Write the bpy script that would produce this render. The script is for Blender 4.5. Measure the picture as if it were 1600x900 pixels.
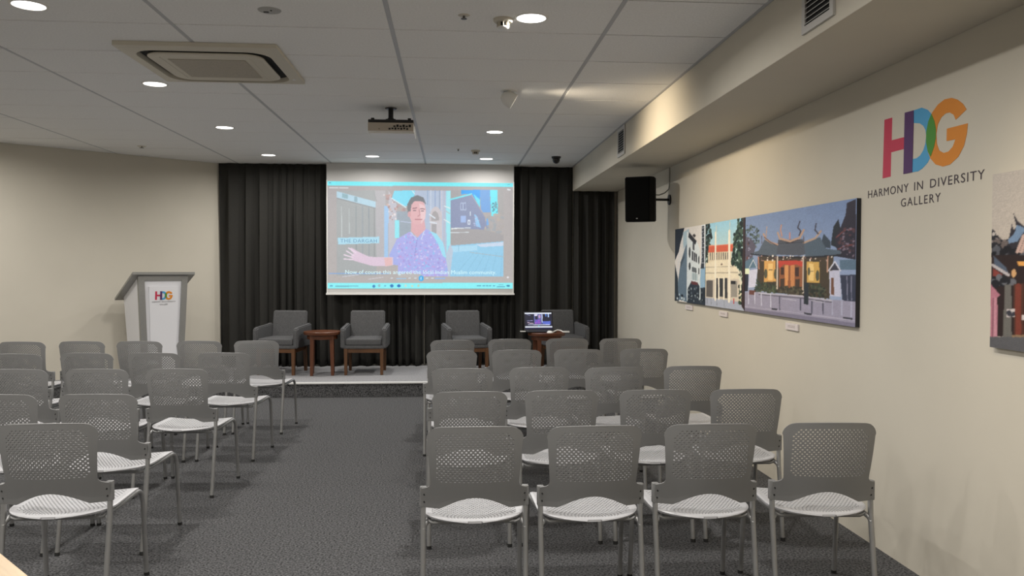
import bpy, bmesh, math, random
import numpy as np
from mathutils import Vector, Matrix

# ------------------------------------------------------------------ scene, camera, world, light
for o in list(bpy.data.objects): bpy.data.objects.remove(o, do_unlink=True)
S = bpy.context.scene
COL = S.collection
random.seed(7)
PI = math.pi
FPX, YAW, PITCH, ROLL, EYE = 1271.66, 0.07387, -0.02413, 0.0031, 1.44
cam = bpy.data.cameras.new('camera'); camo = bpy.data.objects.new('camera', cam); COL.objects.link(camo)
cam.sensor_fit = 'HORIZONTAL'; cam.sensor_width = 36.0; cam.lens = 36.0*FPX/1600.0
cam.clip_start = 0.05; cam.clip_end = 60
fw = Vector((math.sin(YAW)*math.cos(PITCH), math.cos(YAW)*math.cos(PITCH), math.sin(PITCH)))
rt = Vector((math.cos(YAW), -math.sin(YAW), 0)); up = rt.cross(fw)
rt2 = rt*math.cos(ROLL)+up*math.sin(ROLL); up2 = up*math.cos(ROLL)-rt*math.sin(ROLL)
camo.matrix_world = Matrix(((rt2.x, up2.x, -fw.x, 0), (rt2.y, up2.y, -fw.y, 0), (rt2.z, up2.z, -fw.z, EYE), (0, 0, 0, 1)))
S.camera = camo
w = bpy.data.worlds.new('world'); S.world = w; w.use_nodes = True
w.node_tree.nodes['Background'].inputs[0].default_value = (0.5, 0.52, 0.55, 1)
w.node_tree.nodes['Background'].inputs[1].default_value = 0.02
S.view_settings.view_transform = 'Standard'; S.view_settings.look = 'None'
S.view_settings.exposure = 0.0; S.view_settings.gamma = 1.0; S.view_settings.use_curve_mapping = False
DOWN_W = 25.0      # watts of one ceiling downlight
SPOT_W = 90.0      # watts of one wall spotlight
SCREEN_E = 0.93    # glow of the projected picture

# ------------------------------------------------------------------ helpers
def srgb(c): return tuple((v/12.92 if v <= .04045 else ((v+.055)/1.055)**2.4) for v in [x/255.0 for x in c[:3]])
MATS = {}
def mat(name, col, rough=.6, metal=0., spec=.5, emit=None, estr=0., noise=None, bump=None):
    if name in MATS: return MATS[name]
    m = bpy.data.materials.new(name); m.use_nodes = True; nt = m.node_tree; b = nt.nodes['Principled BSDF']
    c = tuple(col)+(1,)
    b.inputs['Base Color'].default_value = c; b.inputs['Roughness'].default_value = rough; b.inputs['Metallic'].default_value = metal
    b.inputs['Specular IOR Level'].default_value = spec
    tc = None
    if noise:      # (scale, amount, detail, stretch)
        tc = nt.nodes.new('ShaderNodeTexCoord'); mp = nt.nodes.new('ShaderNodeMapping'); mp.inputs['Scale'].default_value = noise[3] if len(noise) > 3 else (1, 1, 1)
        n = nt.nodes.new('ShaderNodeTexNoise'); n.inputs['Scale'].default_value = noise[0]; n.inputs['Detail'].default_value = noise[2]
        r = nt.nodes.new('ShaderNodeValToRGB'); a = noise[1]
        r.color_ramp.elements[0].position = .3; r.color_ramp.elements[1].position = .7
        r.color_ramp.elements[0].color = tuple(v*(1-a) for v in c[:3])+(1,); r.color_ramp.elements[1].color = tuple(min(1, v*(1+a)) for v in c[:3])+(1,)
        nt.links.new(tc.outputs['Object'], mp.inputs[0]); nt.links.new(mp.outputs[0], n.inputs['Vector']); nt.links.new(n.outputs['Fac'], r.inputs[0]); nt.links.new(r.outputs[0], b.inputs['Base Color'])
    if bump:       # (scale, strength, distance)
        if tc is None: tc = nt.nodes.new('ShaderNodeTexCoord')
        n2 = nt.nodes.new('ShaderNodeTexNoise'); n2.inputs['Scale'].default_value = bump[0]; n2.inputs['Detail'].default_value = 3
        bp = nt.nodes.new('ShaderNodeBump'); bp.inputs['Strength'].default_value = bump[1]; bp.inputs['Distance'].default_value = bump[2]
        nt.links.new(tc.outputs['Object'], n2.inputs['Vector']); nt.links.new(n2.outputs['Fac'], bp.inputs['Height']); nt.links.new(bp.outputs[0], b.inputs['Normal'])
    if emit: b.inputs['Emission Color'].default_value = tuple(emit)+(1,); b.inputs['Emission Strength'].default_value = estr
    MATS[name] = m; return m

def link(name, me, parent=None, loc=None, rz=0):
    o = bpy.data.objects.new(name, me); COL.objects.link(o)
    if parent: o.parent = parent
    if loc: o.location = loc
    if rz: o.rotation_euler.z = rz
    return o
def mk(name, bm, m, parent=None, loc=None, rz=0, smooth=False):
    me = bpy.data.meshes.new(name); bmesh.ops.recalc_face_normals(bm, faces=bm.faces[:]); bm.to_mesh(me); bm.free()
    if smooth:
        me.polygons.foreach_set('use_smooth', [True]*len(me.polygons))
        try: me.set_sharp_from_angle(angle=math.radians(40))
        except Exception: pass
    me.materials.append(m); return link(name, me, parent, loc, rz)
def thing(name, label, cat, loc=(0, 0, 0), rz=0, group=None):
    o = bpy.data.objects.new(name, None); COL.objects.link(o); o.location = loc; o.rotation_euler.z = rz; o.empty_display_size = .1
    return tag(o, label, cat, group)
def tag(o, label, cat, group=None):
    o['label'] = label; o['category'] = cat
    if group: o['group'] = group
    return o
def struct(o): o['kind'] = 'structure'; return o
def box(bm, x0, x1, y0, y1, z0, z1, bev=0, M=None, seg=2):
    r = bmesh.ops.create_cube(bm, size=1.0); vs = r['verts']
    for v in vs: v.co = Vector(((x0+x1)/2+v.co.x*(x1-x0), (y0+y1)/2+v.co.y*(y1-y0), (z0+z1)/2+v.co.z*(z1-z0)))
    if bev:
        es = list({e for v in vs for e in v.link_edges})
        g = bmesh.ops.bevel(bm, geom=es, offset=bev, segments=seg, affect='EDGES', profile=.6)
        vs = list({v for f in g['faces'] for v in f.verts} | {v for v in vs if v.is_valid})
    if M is not None:
        for v in vs: v.co = M @ v.co
    return bm
def B(*a, **k): return box(bmesh.new(), *a, **k)
def hexa(bm, bot, top):
    """box from four bottom and four top corners (same order)"""
    a = [bm.verts.new(p) for p in bot]; b = [bm.verts.new(p) for p in top]; n = len(a)
    bm.faces.new(a[::-1]); bm.faces.new(b)
    for i in range(n): bm.faces.new((a[i], a[(i+1) % n], b[(i+1) % n], b[i]))
    return bm
def prism(bm, poly, z0, z1): return hexa(bm, [(x, y, z0) for x, y in poly], [(x, y, z1) for x, y in poly])
def tube(bm, pts, r, n=10, caps=True):
    P = [Vector(p) for p in pts]; rings = []; T = (P[1]-P[0]).normalized()
    A = T.orthogonal().normalized()
    for i, p in enumerate(P):
        t = (P[min(i+1, len(P)-1)]-P[max(i-1, 0)]).normalized()
        A = (A-t*A.dot(t)).normalized(); C = t.cross(A); rr = r[i] if isinstance(r, (list, tuple)) else r
        rings.append([bm.verts.new(p+(A*math.cos(2*PI*k/n)+C*math.sin(2*PI*k/n))*rr) for k in range(n)])
    for a, b in zip(rings, rings[1:]):
        for k in range(n): bm.faces.new((a[k], a[(k+1) % n], b[(k+1) % n], b[k]))
    if caps: bm.faces.new(rings[0][::-1]); bm.faces.new(rings[-1])
    return bm
def lathe(bm, prof, n=24, c=(0, 0, 0)):
    rings = []
    for r, z in prof:
        if r < 1e-6: rings.append([bm.verts.new((c[0], c[1], c[2]+z))])
        else: rings.append([bm.verts.new((c[0]+r*math.cos(2*PI*k/n), c[1]+r*math.sin(2*PI*k/n), c[2]+z)) for k in range(n)])
    for a, b in zip(rings, rings[1:]):
        for k in range(n):
            q = [a[k % len(a)], a[(k+1) % len(a)], b[(k+1) % len(b)], b[k % len(b)]]; u = []
            for v in q:
                if v not in u: u.append(v)
            if len(u) > 2: bm.faces.new(u)
    return bm
def arc(p0, p1, p2, n=6):
    p0, p1, p2 = Vector(p0), Vector(p1), Vector(p2)
    return [p0*(1-t)**2+p1*2*t*(1-t)+p2*t*t for t in [i/n for i in range(n+1)]]
def copy_tree(o, parent=None):
    c = o.copy(); COL.objects.link(c); c.parent = parent
    for ch in list(o.children): copy_tree(ch, c)
    return c
def clip(poly, A, n):
    """keep the part of a polygon on the side of A that n points to"""
    out = []; d = [(p[0]-A[0])*n[0]+(p[1]-A[1])*n[1] for p in poly]
    for i in range(len(poly)):
        j = (i+1) % len(poly); p, q = poly[i], poly[j]
        if d[i] >= 0: out.append(p)
        if (d[i] >= 0) != (d[j] >= 0):
            t = d[i]/(d[i]-d[j]); out.append((p[0]+(q[0]-p[0])*t, p[1]+(q[1]-p[1])*t))
    return out
def text_mesh(name, body, height, m, parent, align='CENTER', spacing=1.0, width=None, extr=.0006):
    cu = bpy.data.curves.new(name, 'FONT'); cu.body = body; cu.align_x = align; cu.size = 1.0; cu.space_character = spacing; cu.resolution_u = 3; cu.extrude = .0001
    t = bpy.data.objects.new(name, cu); COL.objects.link(t); dg = bpy.context.evaluated_depsgraph_get(); dg.update()
    me = bpy.data.meshes.new_from_object(t.evaluated_get(dg)); bpy.data.objects.remove(t, do_unlink=True)
    co = np.zeros(len(me.vertices)*3); me.vertices.foreach_get('co', co); co = co.reshape(-1, 3)
    sy = height/.69; sx = sy
    if width: sx = width/(co[:, 0].max()-co[:, 0].min())
    co[:, 0] *= sx; co[:, 1] *= sy; co[:, 2] = np.where(co[:, 2] > 0, extr, 0)
    me.vertices.foreach_set('co', co.ravel()); me.update(); me.materials.clear(); me.materials.append(m); me.name = name
    return link(name, me, parent)

# ------------------------------------------------------------------ flat prints, drawn in script into a colour attribute
def raster(cmds, W, H, pxw, seed=1, grain=.025):
    """cmds hold points in per-mille of the print; line widths and blob sizes in units of which the print is pxw wide"""
    rng = random.Random(seed); im = np.zeros((H, W, 3)); gx, gy = np.meshgrid((np.arange(W)+.5)/W*1000, (np.arange(H)+.5)/H*1000)
    k = 1000.0/pxw; asp = W/H
    def inside(pts):
        ins = np.zeros((H, W), bool); n = len(pts)
        for i in range(n):
            x0, y0 = pts[i]; x1, y1 = pts[(i+1) % n]
            if y0 == y1: continue
            c = ((y0 > gy) != (y1 > gy)) & (gx < (x1-x0)*(gy-y0)/(y1-y0)+x0); ins ^= c
        return ins
    for c in cmds:
        if c[0] == 'g':
            t = (gy/1000)[..., None]; im[:] = np.array(c[2])*(1-t)+np.array(c[1])*t
        elif c[0] == 'p': im[inside(c[2])] = c[1]
        elif c[0] == 'e':
            (cx, cy), (rx, ry) = c[2]; im[((gx-cx)/max(rx, 1))**2+((gy-cy)/max(ry, 1))**2 < 1] = c[1]
        elif c[0] == 'l':
            hw = c[2]*k/2
            for (x0, y0), (x1, y1) in zip(c[3], c[3][1:]):
                dx, dy = (x1-x0), (y1-y0)/asp; L2 = dx*dx+dy*dy+1e-9
                t = np.clip(((gx-x0)*dx+(gy-y0)/asp*dy)/L2, 0, 1)
                im[np.hypot(gx-x0-t*dx, (gy-y0)/asp-t*dy) < max(hw, 520/W)] = c[1]
        elif c[0] == 'b':
            pts = c[4]; xs = [p[0] for p in pts]; ys = [p[1] for p in pts]; ins = inside(pts)
            for _ in range(c[2]):
                x, y = rng.uniform(min(xs), max(xs)), rng.uniform(min(ys), max(ys)); ii, jj = int(y/1000*H), int(x/1000*W)
                if 0 <= ii < H and 0 <= jj < W and ins[ii, jj]:
                    r = c[3]*k*rng.uniform(.4, 1.0); im[np.hypot(gx-x, (gy-y)/asp*rng.uniform(.7, 1.4)) < r] = rng.choice(c[1])
    p = np.pad(im, ((1, 1), (1, 1), (0, 0)), 'edge'); im = (p[1:-1, 1:-1]*4+p[:-2, 1:-1]+p[2:, 1:-1]+p[1:-1, :-2]+p[1:-1, 2:])/8
    g = np.random.default_rng(seed); n1 = g.normal(0, 1, (H//6+2, W//6+2)); n1 = np.kron(n1, np.ones((6, 6)))[:H, :W]; n2 = g.normal(0, 1, (H, W))
    return np.clip(im*(1+grain*(.3*n1+n2))[..., None], 0, 255)
def print_mesh(name, im, origin, du, dv, m, parent):
    """a flat sheet of W x H cells from origin spanned by du (right) and dv (up), coloured from im"""
    H, W, _ = im.shape; o, du, dv = Vector(origin), Vector(du), Vector(dv)
    u = (np.arange(W)/(W-1)); v = (np.arange(H)/(H-1)); U, V = np.meshgrid(u, v)
    co = np.array(o)[None, None]+U[..., None]*np.array(du)+V[..., None]*np.array(dv)
    idx = np.arange(W*H).reshape(H, W); q = np.stack([idx[:-1, :-1], idx[:-1, 1:], idx[1:, 1:], idx[1:, :-1]], -1).reshape(-1, 4)
    me = bpy.data.meshes.new(name); me.vertices.add(W*H); me.vertices.foreach_set('co', co.ravel())
    me.loops.add(q.size); me.loops.foreach_set('vertex_index', q.ravel().astype(np.int32)); me.polygons.add(len(q)); me.polygons.foreach_set('loop_start', np.arange(0, q.size, 4, dtype=np.int32))
    me.update(calc_edges=True)
    lin = np.where(im/255 <= .04045, im/255/12.92, ((im/255+.055)/1.055)**2.4)
    a = me.color_attributes.new('print', 'FLOAT_COLOR', 'POINT'); a.data.foreach_set('color', np.concatenate([lin, np.ones((H, W, 1))], -1).astype(np.float32).ravel())
    me.materials.append(m); return link(name, me, parent)
def print_mat(name, gain=1., emit=0., rough=.5):
    m = bpy.data.materials.new(name); m.use_nodes = True; nt = m.node_tree; b = nt.nodes['Principled BSDF']; b.inputs['Roughness'].default_value = rough; b.inputs['Specular IOR Level'].default_value = .25
    a = nt.nodes.new('ShaderNodeAttribute'); a.attribute_name = 'print'
    mx = nt.nodes.new('ShaderNodeMix'); mx.data_type = 'RGBA'; mx.blend_type = 'MULTIPLY'; mx.inputs[0].default_value = 1; nt.links.new(a.outputs['Color'], mx.inputs[6]); mx.inputs[7].default_value = (gain, gain, gain, 1)
    if emit: b.inputs['Base Color'].default_value = (.05, .05, .05, 1); nt.links.new(mx.outputs[2], b.inputs['Emission Color']); b.inputs['Emission Strength'].default_value = emit
    else: nt.links.new(mx.outputs[2], b.inputs['Base Color'])
    return m
# ------------------------------------------------------------------ drawings of the prints (per-mille of each sheet) and the emblem outlines
PRINTS = {
 'three': [
  ('g',(118,138,176),(160,172,198),[(-44,1224)]),
  ('b',[(70,85,85),(105,120,120),(50,62,62)],160,2.1,[(-17,914),(70,912),(154,855),(172,725),(143,659),(-11,802)]),
  ('p',(60,70,82),[(739,643),(767,748),(821,676),(821,620)]),
  ('p',(40,45,52),[(821,650),(839,797),(874,853),(892,766),(887,610)]),
  ('p',(48,44,56),[(933,973),(993,991),(998,523),(875,551),(849,709),(888,778),(924,881)]),
  ('l',(120,70,70),1.63,[(862,709),(915,758),(980,762)]),
  ('l',(110,62,64),1.63,[(874,611),(926,637),(982,641)]),
  ('b',[(85,60,66),(120,105,120),(40,38,48)],70,1.87,[(883,755),(980,802),(983,546),(885,562)]),
  ('p',(92,88,104),[(-29,821),(90,746),(129,682),(92,577),(141,467),(-26,467)]),
  ('b',[(150,150,175),(110,75,70),(60,60,75)],40,1.87,[(-29,805),(99,730),(109,575),(-26,532)]),
  ('p',(88,98,110),[(225,743),(364,684),(350,568),(73,614),(163,637)]),
  ('p',(84,88,98),[(366,728),(596,715),(625,582),(578,571),(353,588)]),
  ('p',(84,98,112),[(605,676),(738,722),(786,621),(890,600),(898,564),(623,551)]),
  ('l',(50,50,56),0.93,[(374,694),(596,689)]),
  ('l',(178,146,128),3.03,[(213,799),(241,746),(297,707),(360,684)]),
  ('l',(60,55,60),0.93,[(221,769),(282,716),(360,673)]),
  ('l',(182,150,130),3.03,[(362,797),(384,740),(482,706),(570,732),(602,795)]),
  ('l',(70,60,64),0.93,[(381,720),(482,693),(579,715)]),
  ('l',(178,152,134),2.8,[(605,683),(700,715),(742,769)]),
  ('l',(176,150,136),1.63,[(248,867),(241,776)]),
  ('l',(190,140,118),2.1,[(397,866),(389,820),(404,761)]),
  ('l',(62,62,76),1.87,[(568,876),(551,824),(578,789),(563,753)]),
  ('l',(66,66,80),1.87,[(705,838),(698,785),(723,752)]),
  ('l',(196,136,124),1.87,[(478,784),(479,729)]),
  ('l',(90,80,84),1.17,[(192,781),(196,707)]),
  ('l',(90,80,84),1.17,[(602,742),(606,666)]),
  ('p',(74,64,52),[(152,581),(844,554),(815,206),(144,230)]),
  ('l',(40,40,46),2.1,[(70,605),(353,565),(623,551),(898,564)]),
  ('p',(214,164,96),[(225,535),(341,532),(350,329),(223,321)]),
  ('p',(236,196,128),[(264,503),(315,503),(317,344),(265,341)]),
  ('p',(146,92,62),[(377,523),(595,519),(595,269),(383,273)]),
  ('p',(214,150,96),[(433,487),(468,487),(467,286),(439,285)]),
  ('p',(200,136,88),[(487,487),(526,486),(525,277),(492,279)]),
  ('p',(70,50,44),[(396,466),(428,466),(428,397),(397,395)]),
  ('p',(70,50,44),[(531,466),(566,466),(567,385),(533,384)]),
  ('p',(74,60,50),[(392,359),(429,361),(430,267),(394,265)]),
  ('p',(74,60,50),[(536,359),(573,361),(574,267),(536,265)]),
  ('p',(190,72,58),[(368,531),(599,526),(593,466),(542,493),(484,483),(428,495),(377,453)]),
  ('p',(206,166,92),[(631,516),(736,513),(738,332),(635,332)]),
  ('p',(234,200,130),[(649,499),(690,497),(692,349),(651,348)]),
  ('l',(110,86,60),1.17,[(659,431),(687,431)]),
  ('l',(110,86,60),1.17,[(277,441),(308,441)]),
  ('e',(88,88,70),[(241,404),(17,47)]),
  ('e',(88,88,70),[(342,401),(14,48)]),
  ('e',(88,88,70),[(651,430),(10,36)]),
  ('e',(84,84,68),[(722,394),(14,46)]),
  ('b',[(225,215,205),(190,150,140),(120,95,90)],46,1.63,[(161,585),(831,556),(832,520),(161,536)]),
  ('l',(205,190,176),2.33,[(362,569),(361,259)]),
  ('l',(200,186,172),2.33,[(602,562),(603,240)]),
  ('l',(190,136,116),2.1,[(157,571),(166,451)]),
  ('l',(190,150,130),1.87,[(800,551),(797,428)]),
  ('b',[(66,76,58),(90,98,74),(52,58,48)],130,2.1,[(143,313),(359,312),(360,223),(148,220)]),
  ('b',[(78,76,62),(98,92,76),(56,54,46)],100,2.1,[(386,288),(597,288),(598,220),(387,224)]),
  ('b',[(62,70,56),(84,86,70),(46,50,44)],120,2.1,[(617,321),(784,328),(790,203),(619,211)]),
  ('b',[(52,66,58),(76,88,74)],50,2.1,[(119,341),(184,344),(179,201),(120,206)]),
  ('p',(92,118,138),[(-26,516),(95,572),(148,467),(-25,451)]),
  ('l',(205,210,220),1.4,[(54,467),(99,545),(141,467)]),
  ('p',(206,206,226),[(54,436),(152,451),(126,265),(45,253)]),
  ('p',(226,236,204),[(-16,454),(54,454),(54,397),(-16,395)]),
  ('p',(46,48,58),[(-15,394),(43,395),(39,216),(-17,211)]),
  ('p',(192,192,212),[(811,439),(887,441),(902,231),(818,229)]),
  ('p',(60,60,74),[(821,441),(852,502),(885,441)]),
  ('l',(206,206,220),1.87,[(808,439),(852,512),(893,439)]),
  ('p',(112,78,62),[(827,380),(847,380),(849,239),(828,244)]),
  ('p',(92,114,134),[(886,526),(998,523),(999,447),(892,447)]),
  ('p',(58,62,80),[(892,405),(1000,407),(1002,193),(910,203)]),
  ('l',(130,130,150),1.17,[(939,394),(945,206)]),
  ('l',(130,130,150),1.17,[(968,395),(972,208)]),
  ('p',(152,148,168),[(-32,201),(165,217),(790,201),(1001,198),(1004,-20),(-29,-47)]),
  ('p',(110,72,66),[(53,231),(131,230),(122,183),(54,184)]),
  ('l',(190,186,196),1.63,[(165,208),(595,210),(835,193)]),
  ('l',(96,94,104),1.17,[(165,193),(596,191),(835,178)]),
  ('p',(124,120,140),[(-30,37),(462,37),(1003,35),(1004,-20),(-29,-47)]),
  ('l',(176,172,188),0.93,[(-30,50),(462,56),(1003,53)]),
  ('p',(66,66,76),[(306,69),(368,70),(362,56),(306,55)]),
  ('p',(66,66,76),[(616,69),(683,66),(676,50),(617,53)]),
  ('p',(66,66,76),[(917,72),(983,72),(978,56),(917,58)]),
  ('p',(46,52,58),[(610,334),(652,328),(648,138),(612,141)]),
  ('l',(196,196,212),1.87,[(46,206),(47,86)]),
  ('l',(196,196,212),1.87,[(122,206),(123,95)]),
  ('l',(196,196,212),1.87,[(195,203),(197,86)]),
  ('l',(196,196,212),1.87,[(296,210),(297,79)]),
  ('l',(196,196,212),1.4,[(192,203),(299,203)]),
  ('l',(86,86,102),1.87,[(387,188),(389,65)]),
  ('l',(86,86,102),1.87,[(583,185),(584,85)]),
  ('l',(86,86,102),1.87,[(678,174),(679,73)]),
  ('l',(86,86,102),1.87,[(768,177),(769,78)]),
  ('l',(170,170,190),1.87,[(838,196),(839,82)]),
  ('l',(170,170,190),1.87,[(905,201),(907,85)]),
  ('l',(170,170,190),1.87,[(970,196),(971,79)]),
  ('l',(176,174,188),1.4,[(417,170),(543,168)]),
  ('l',(176,174,188),1.4,[(675,180),(773,171)]),
 ],
 'one': [
  ('g',(205,202,200),(222,214,204),[(-126,1222)]),
  ('p',(36,42,52),[(-35,1038),(340,1012),(279,909),(202,805),(139,682),(-25,542)]),
  ('p',(206,204,202),[(209,804),(296,893),(347,692),(151,525),(114,289),(61,447)]),
  ('p',(46,54,62),[(-26,575),(114,321),(161,9),(-13,-1)]),
  ('p',(96,114,130),[(421,811),(438,9),(144,30),(115,257),(207,525)]),
  ('p',(70,84,98),[(203,541),(340,661),(348,600),(209,463)]),
  ('p',(160,182,194),[(286,939),(486,975),(488,860),(422,776),(299,716)]),
  ('p',(204,212,216),[(418,946),(730,808),(836,692),(862,125),(438,9)]),
  ('p',(46,46,52),[(487,930),(730,804),(695,758),(466,866)]),
  ('p',(56,52,54),[(599,884),(664,899),(708,870),(657,851)]),
  ('p',(80,82,88),[(608,795),(666,778),(668,682),(610,699)]),
  ('p',(66,68,74),[(584,684),(750,633),(754,528),(587,564)]),
  ('l',(190,195,200),0.53,[(640,669),(642,551)]),
  ('l',(190,195,200),0.53,[(697,653),(700,538)]),
  ('e',(50,54,60),[(515,664),(30,69)]),
  ('e',(50,54,60),[(518,485),(31,50)]),
  ('e',(70,74,80),[(805,562),(21,53)]),
  ('e',(70,74,80),[(808,421),(20,43)]),
  ('p',(92,98,104),[(589,477),(737,459),(738,398),(591,414)]),
  ('p',(166,182,188),[(591,400),(763,387),(765,299),(593,311)]),
  ('l',(110,118,124),0.53,[(645,395),(647,308)]),
  ('l',(110,118,124),0.53,[(702,397),(704,302)]),
  ('p',(206,212,218),[(884,1018),(1011,1008),(1022,449),(855,440)]),
  ('p',(138,170,196),[(855,441),(1021,483),(1027,217),(853,211)]),
  ('p',(44,52,62),[(464,198),(575,283),(775,273),(860,211),(1027,224),(1031,-14),(438,0)]),
  ('p',(96,52,52),[(575,292),(775,280),(777,242),(576,252)]),
  ('b',[(90,100,110),(30,36,44),(150,160,165)],46,1.24,[(465,191),(978,208),(981,24),(468,33)]),
  ('l',(205,212,216),1.42,[(438,719),(445,39)]),
  ('l',(190,200,204),1.42,[(845,276),(850,75)]),
  ('b',[(30,36,46),(70,80,92),(190,200,205)],24,1.42,[(-17,111),(410,82),(411,7),(-15,14)]),
  ('l',(48,54,64),1.24,[(899,971),(946,968)]),
  ('l',(48,54,64),1.24,[(899,946),(946,943)]),
  ('l',(48,54,64),1.24,[(900,923),(947,920)]),
  ('l',(48,54,64),1.24,[(900,899),(947,896)]),
  ('l',(48,54,64),1.24,[(901,874),(948,871)]),
  ('l',(48,54,64),1.24,[(901,850),(948,848)]),
  ('l',(48,54,64),1.24,[(902,825),(949,824)]),
  ('l',(48,54,64),1.24,[(902,802),(949,799)]),
  ('l',(48,54,64),1.24,[(903,778),(950,775)]),
  ('l',(48,54,64),1.24,[(903,753),(950,752)]),
  ('l',(48,54,64),1.24,[(904,729),(950,728)]),
  ('l',(48,54,64),1.24,[(904,705),(951,703)]),
  ('l',(48,54,64),1.24,[(905,682),(951,680)]),
  ('l',(48,54,64),1.24,[(905,657),(952,656)]),
  ('l',(48,54,64),1.24,[(906,633),(952,631)]),
  ('l',(48,54,64),1.24,[(906,608),(953,607)]),
  ('l',(48,54,64),1.24,[(905,584),(953,584)]),
  ('l',(48,54,64),1.24,[(899,561),(954,559)]),
  ('l',(48,54,64),1.24,[(893,536),(954,535)]),
  ('l',(48,54,64),1.24,[(886,512),(955,512)]),
  ('l',(48,54,64),1.24,[(879,487),(955,487)]),
  ('l',(48,54,64),1.24,[(873,463),(956,463)]),
 ],
 'two': [
  ('g',(150,200,226),(250,228,186),[(-1157,1222)]),
  ('b',[(40,54,50),(66,84,74),(26,34,34)],150,1.96,[(-9,998),(119,988),(189,858),(126,785),(99,525),(0,505)]),
  ('p',(206,98,72),[(92,730),(755,723),(712,644),(77,648)]),
  ('l',(226,150,120),0.53,[(92,730),(755,723)]),
  ('p',(218,206,180),[(71,648),(685,646),(687,520),(74,518)]),
  ('l',(104,100,98),1.42,[(136,638),(138,564)]),
  ('l',(104,100,98),1.42,[(197,637),(199,562)]),
  ('l',(104,100,98),1.42,[(256,636),(258,562)]),
  ('l',(104,100,98),1.42,[(315,634),(317,561)]),
  ('l',(104,100,98),1.42,[(374,633),(375,561)]),
  ('l',(104,100,98),1.42,[(430,631),(431,559)]),
  ('l',(104,100,98),1.42,[(486,630),(488,559)]),
  ('l',(104,100,98),1.42,[(541,628),(543,558)]),
  ('l',(104,100,98),1.42,[(596,627),(597,556)]),
  ('p',(228,218,194),[(0,518),(332,555),(681,558),(877,418),(879,342),(-8,319),(-13,505)]),
  ('l',(186,176,156),0.71,[(1,469),(876,480)]),
  ('l',(176,166,148),0.89,[(3,397),(877,414)]),
  ('l',(200,190,170),0.71,[(79,556),(681,556)]),
  ('e',(120,100,86),[(445,502),(24,10)]),
  ('p',(206,196,180),[(-16,319),(884,342),(890,66),(-10,75)]),
  ('p',(96,92,90),[(25,308),(213,312),(217,111),(29,109)]),
  ('p',(56,56,58),[(300,341),(352,341),(357,108),(304,109)]),
  ('p',(56,56,58),[(394,342),(484,344),(488,131),(399,127)]),
  ('p',(56,56,58),[(529,344),(593,345),(598,115),(535,115)]),
  ('p',(150,146,138),[(681,315),(827,318),(830,139),(684,138)]),
  ('p',(44,44,46),[(681,315),(795,318),(795,283),(681,280)]),
  ('p',(168,174,190),[(-28,98),(635,102),(889,93),(1058,69),(1060,-33),(-25,-3)]),
  ('l',(110,116,130),0.53,[(56,92),(58,23)]),
  ('l',(110,116,130),0.53,[(170,93),(171,23)]),
  ('l',(110,116,130),0.53,[(327,96),(328,26)]),
  ('l',(110,116,130),0.53,[(515,96),(517,24)]),
  ('l',(238,230,212),2.67,[(277,873),(286,91)]),
  ('l',(238,230,212),3.02,[(633,871),(638,89)]),
  ('l',(225,215,195),0.71,[(296,962),(289,866)]),
  ('l',(215,205,185),0.71,[(642,976),(638,868)]),
  ('l',(238,230,212),1.78,[(374,342),(378,99)]),
  ('l',(238,230,212),1.78,[(504,344),(509,106)]),
  ('b',[(42,62,52),(74,96,80),(26,36,34)],260,2.31,[(834,991),(1026,986),(1037,413),(903,443),(677,500),(747,676),(730,828),(815,848)]),
  ('b',[(60,80,60),(226,220,200),(36,46,40)],60,1.78,[(867,424),(1000,426),(1007,73),(879,78)]),
  ('p',(58,42,42),[(953,999),(1038,992),(1034,-23),(937,50)]),
  ('p',(190,60,60),[(740,122),(766,124),(767,65),(741,63)]),
 ],
 'four': [
  ('g',(196,188,180),(206,194,182),[(-24,1014)]),
  ('p',(52,50,58),[(0,664),(6,684),(20,673),(31,637),(64,613),(100,623),(108,659),(116,705),(127,666),(140,692),(121,769),(145,720),(179,689),(373,651),(375,520),(83,520),(11,449),(3,578)]),
  ('e',(200,192,186),[(14,654),(9,15)]),
  ('p',(122,148,180),[(91,611),(133,656),(140,697),(161,690),(229,650),(373,624),(374,597),(229,615),(179,653),(147,605),(103,597)]),
  ('b',[(40,40,46),(110,100,98),(150,140,140)],50,1.67,[(8,640),(39,625),(81,605),(76,575),(9,584)]),
  ('b',[(30,30,36),(90,92,100)],60,2.0,[(9,578),(374,554),(375,520),(10,529)]),
  ('l',(206,176,166),1.5,[(180,636),(148,548)]),
  ('l',(206,176,166),1.5,[(200,634),(169,548)]),
  ('l',(206,176,166),1.5,[(221,633),(191,546)]),
  ('l',(206,176,166),1.5,[(242,633),(212,546)]),
  ('l',(206,176,166),1.5,[(262,631),(233,545)]),
  ('l',(206,176,166),1.5,[(282,630),(253,545)]),
  ('l',(206,176,166),1.5,[(302,628),(274,545)]),
  ('l',(206,176,166),1.5,[(321,627),(293,543)]),
  ('l',(206,176,166),1.5,[(340,627),(312,543)]),
  ('l',(206,176,166),1.5,[(360,625),(332,542)]),
  ('p',(48,36,36),[(2,535),(375,526),(382,111),(11,65)]),
  ('p',(86,98,118),[(15,528),(87,466),(103,428),(23,464)]),
  ('l',(196,190,194),1.5,[(12,476),(102,420)]),
  ('p',(138,66,60),[(12,460),(79,417),(79,400),(12,398)]),
  ('p',(46,46,54),[(4,403),(128,404),(129,371),(5,361)]),
  ('b',[(110,112,120),(36,36,42)],26,2.0,[(6,403),(127,404),(127,371),(6,364)]),
  ('p',(86,54,44),[(131,372),(378,378),(382,114),(136,83)]),
  ('l',(126,62,50),2.5,[(157,361),(160,102)]),
  ('l',(126,62,50),2.5,[(233,397),(238,105)]),
  ('l',(60,36,32),1.67,[(195,374),(200,101)]),
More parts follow.
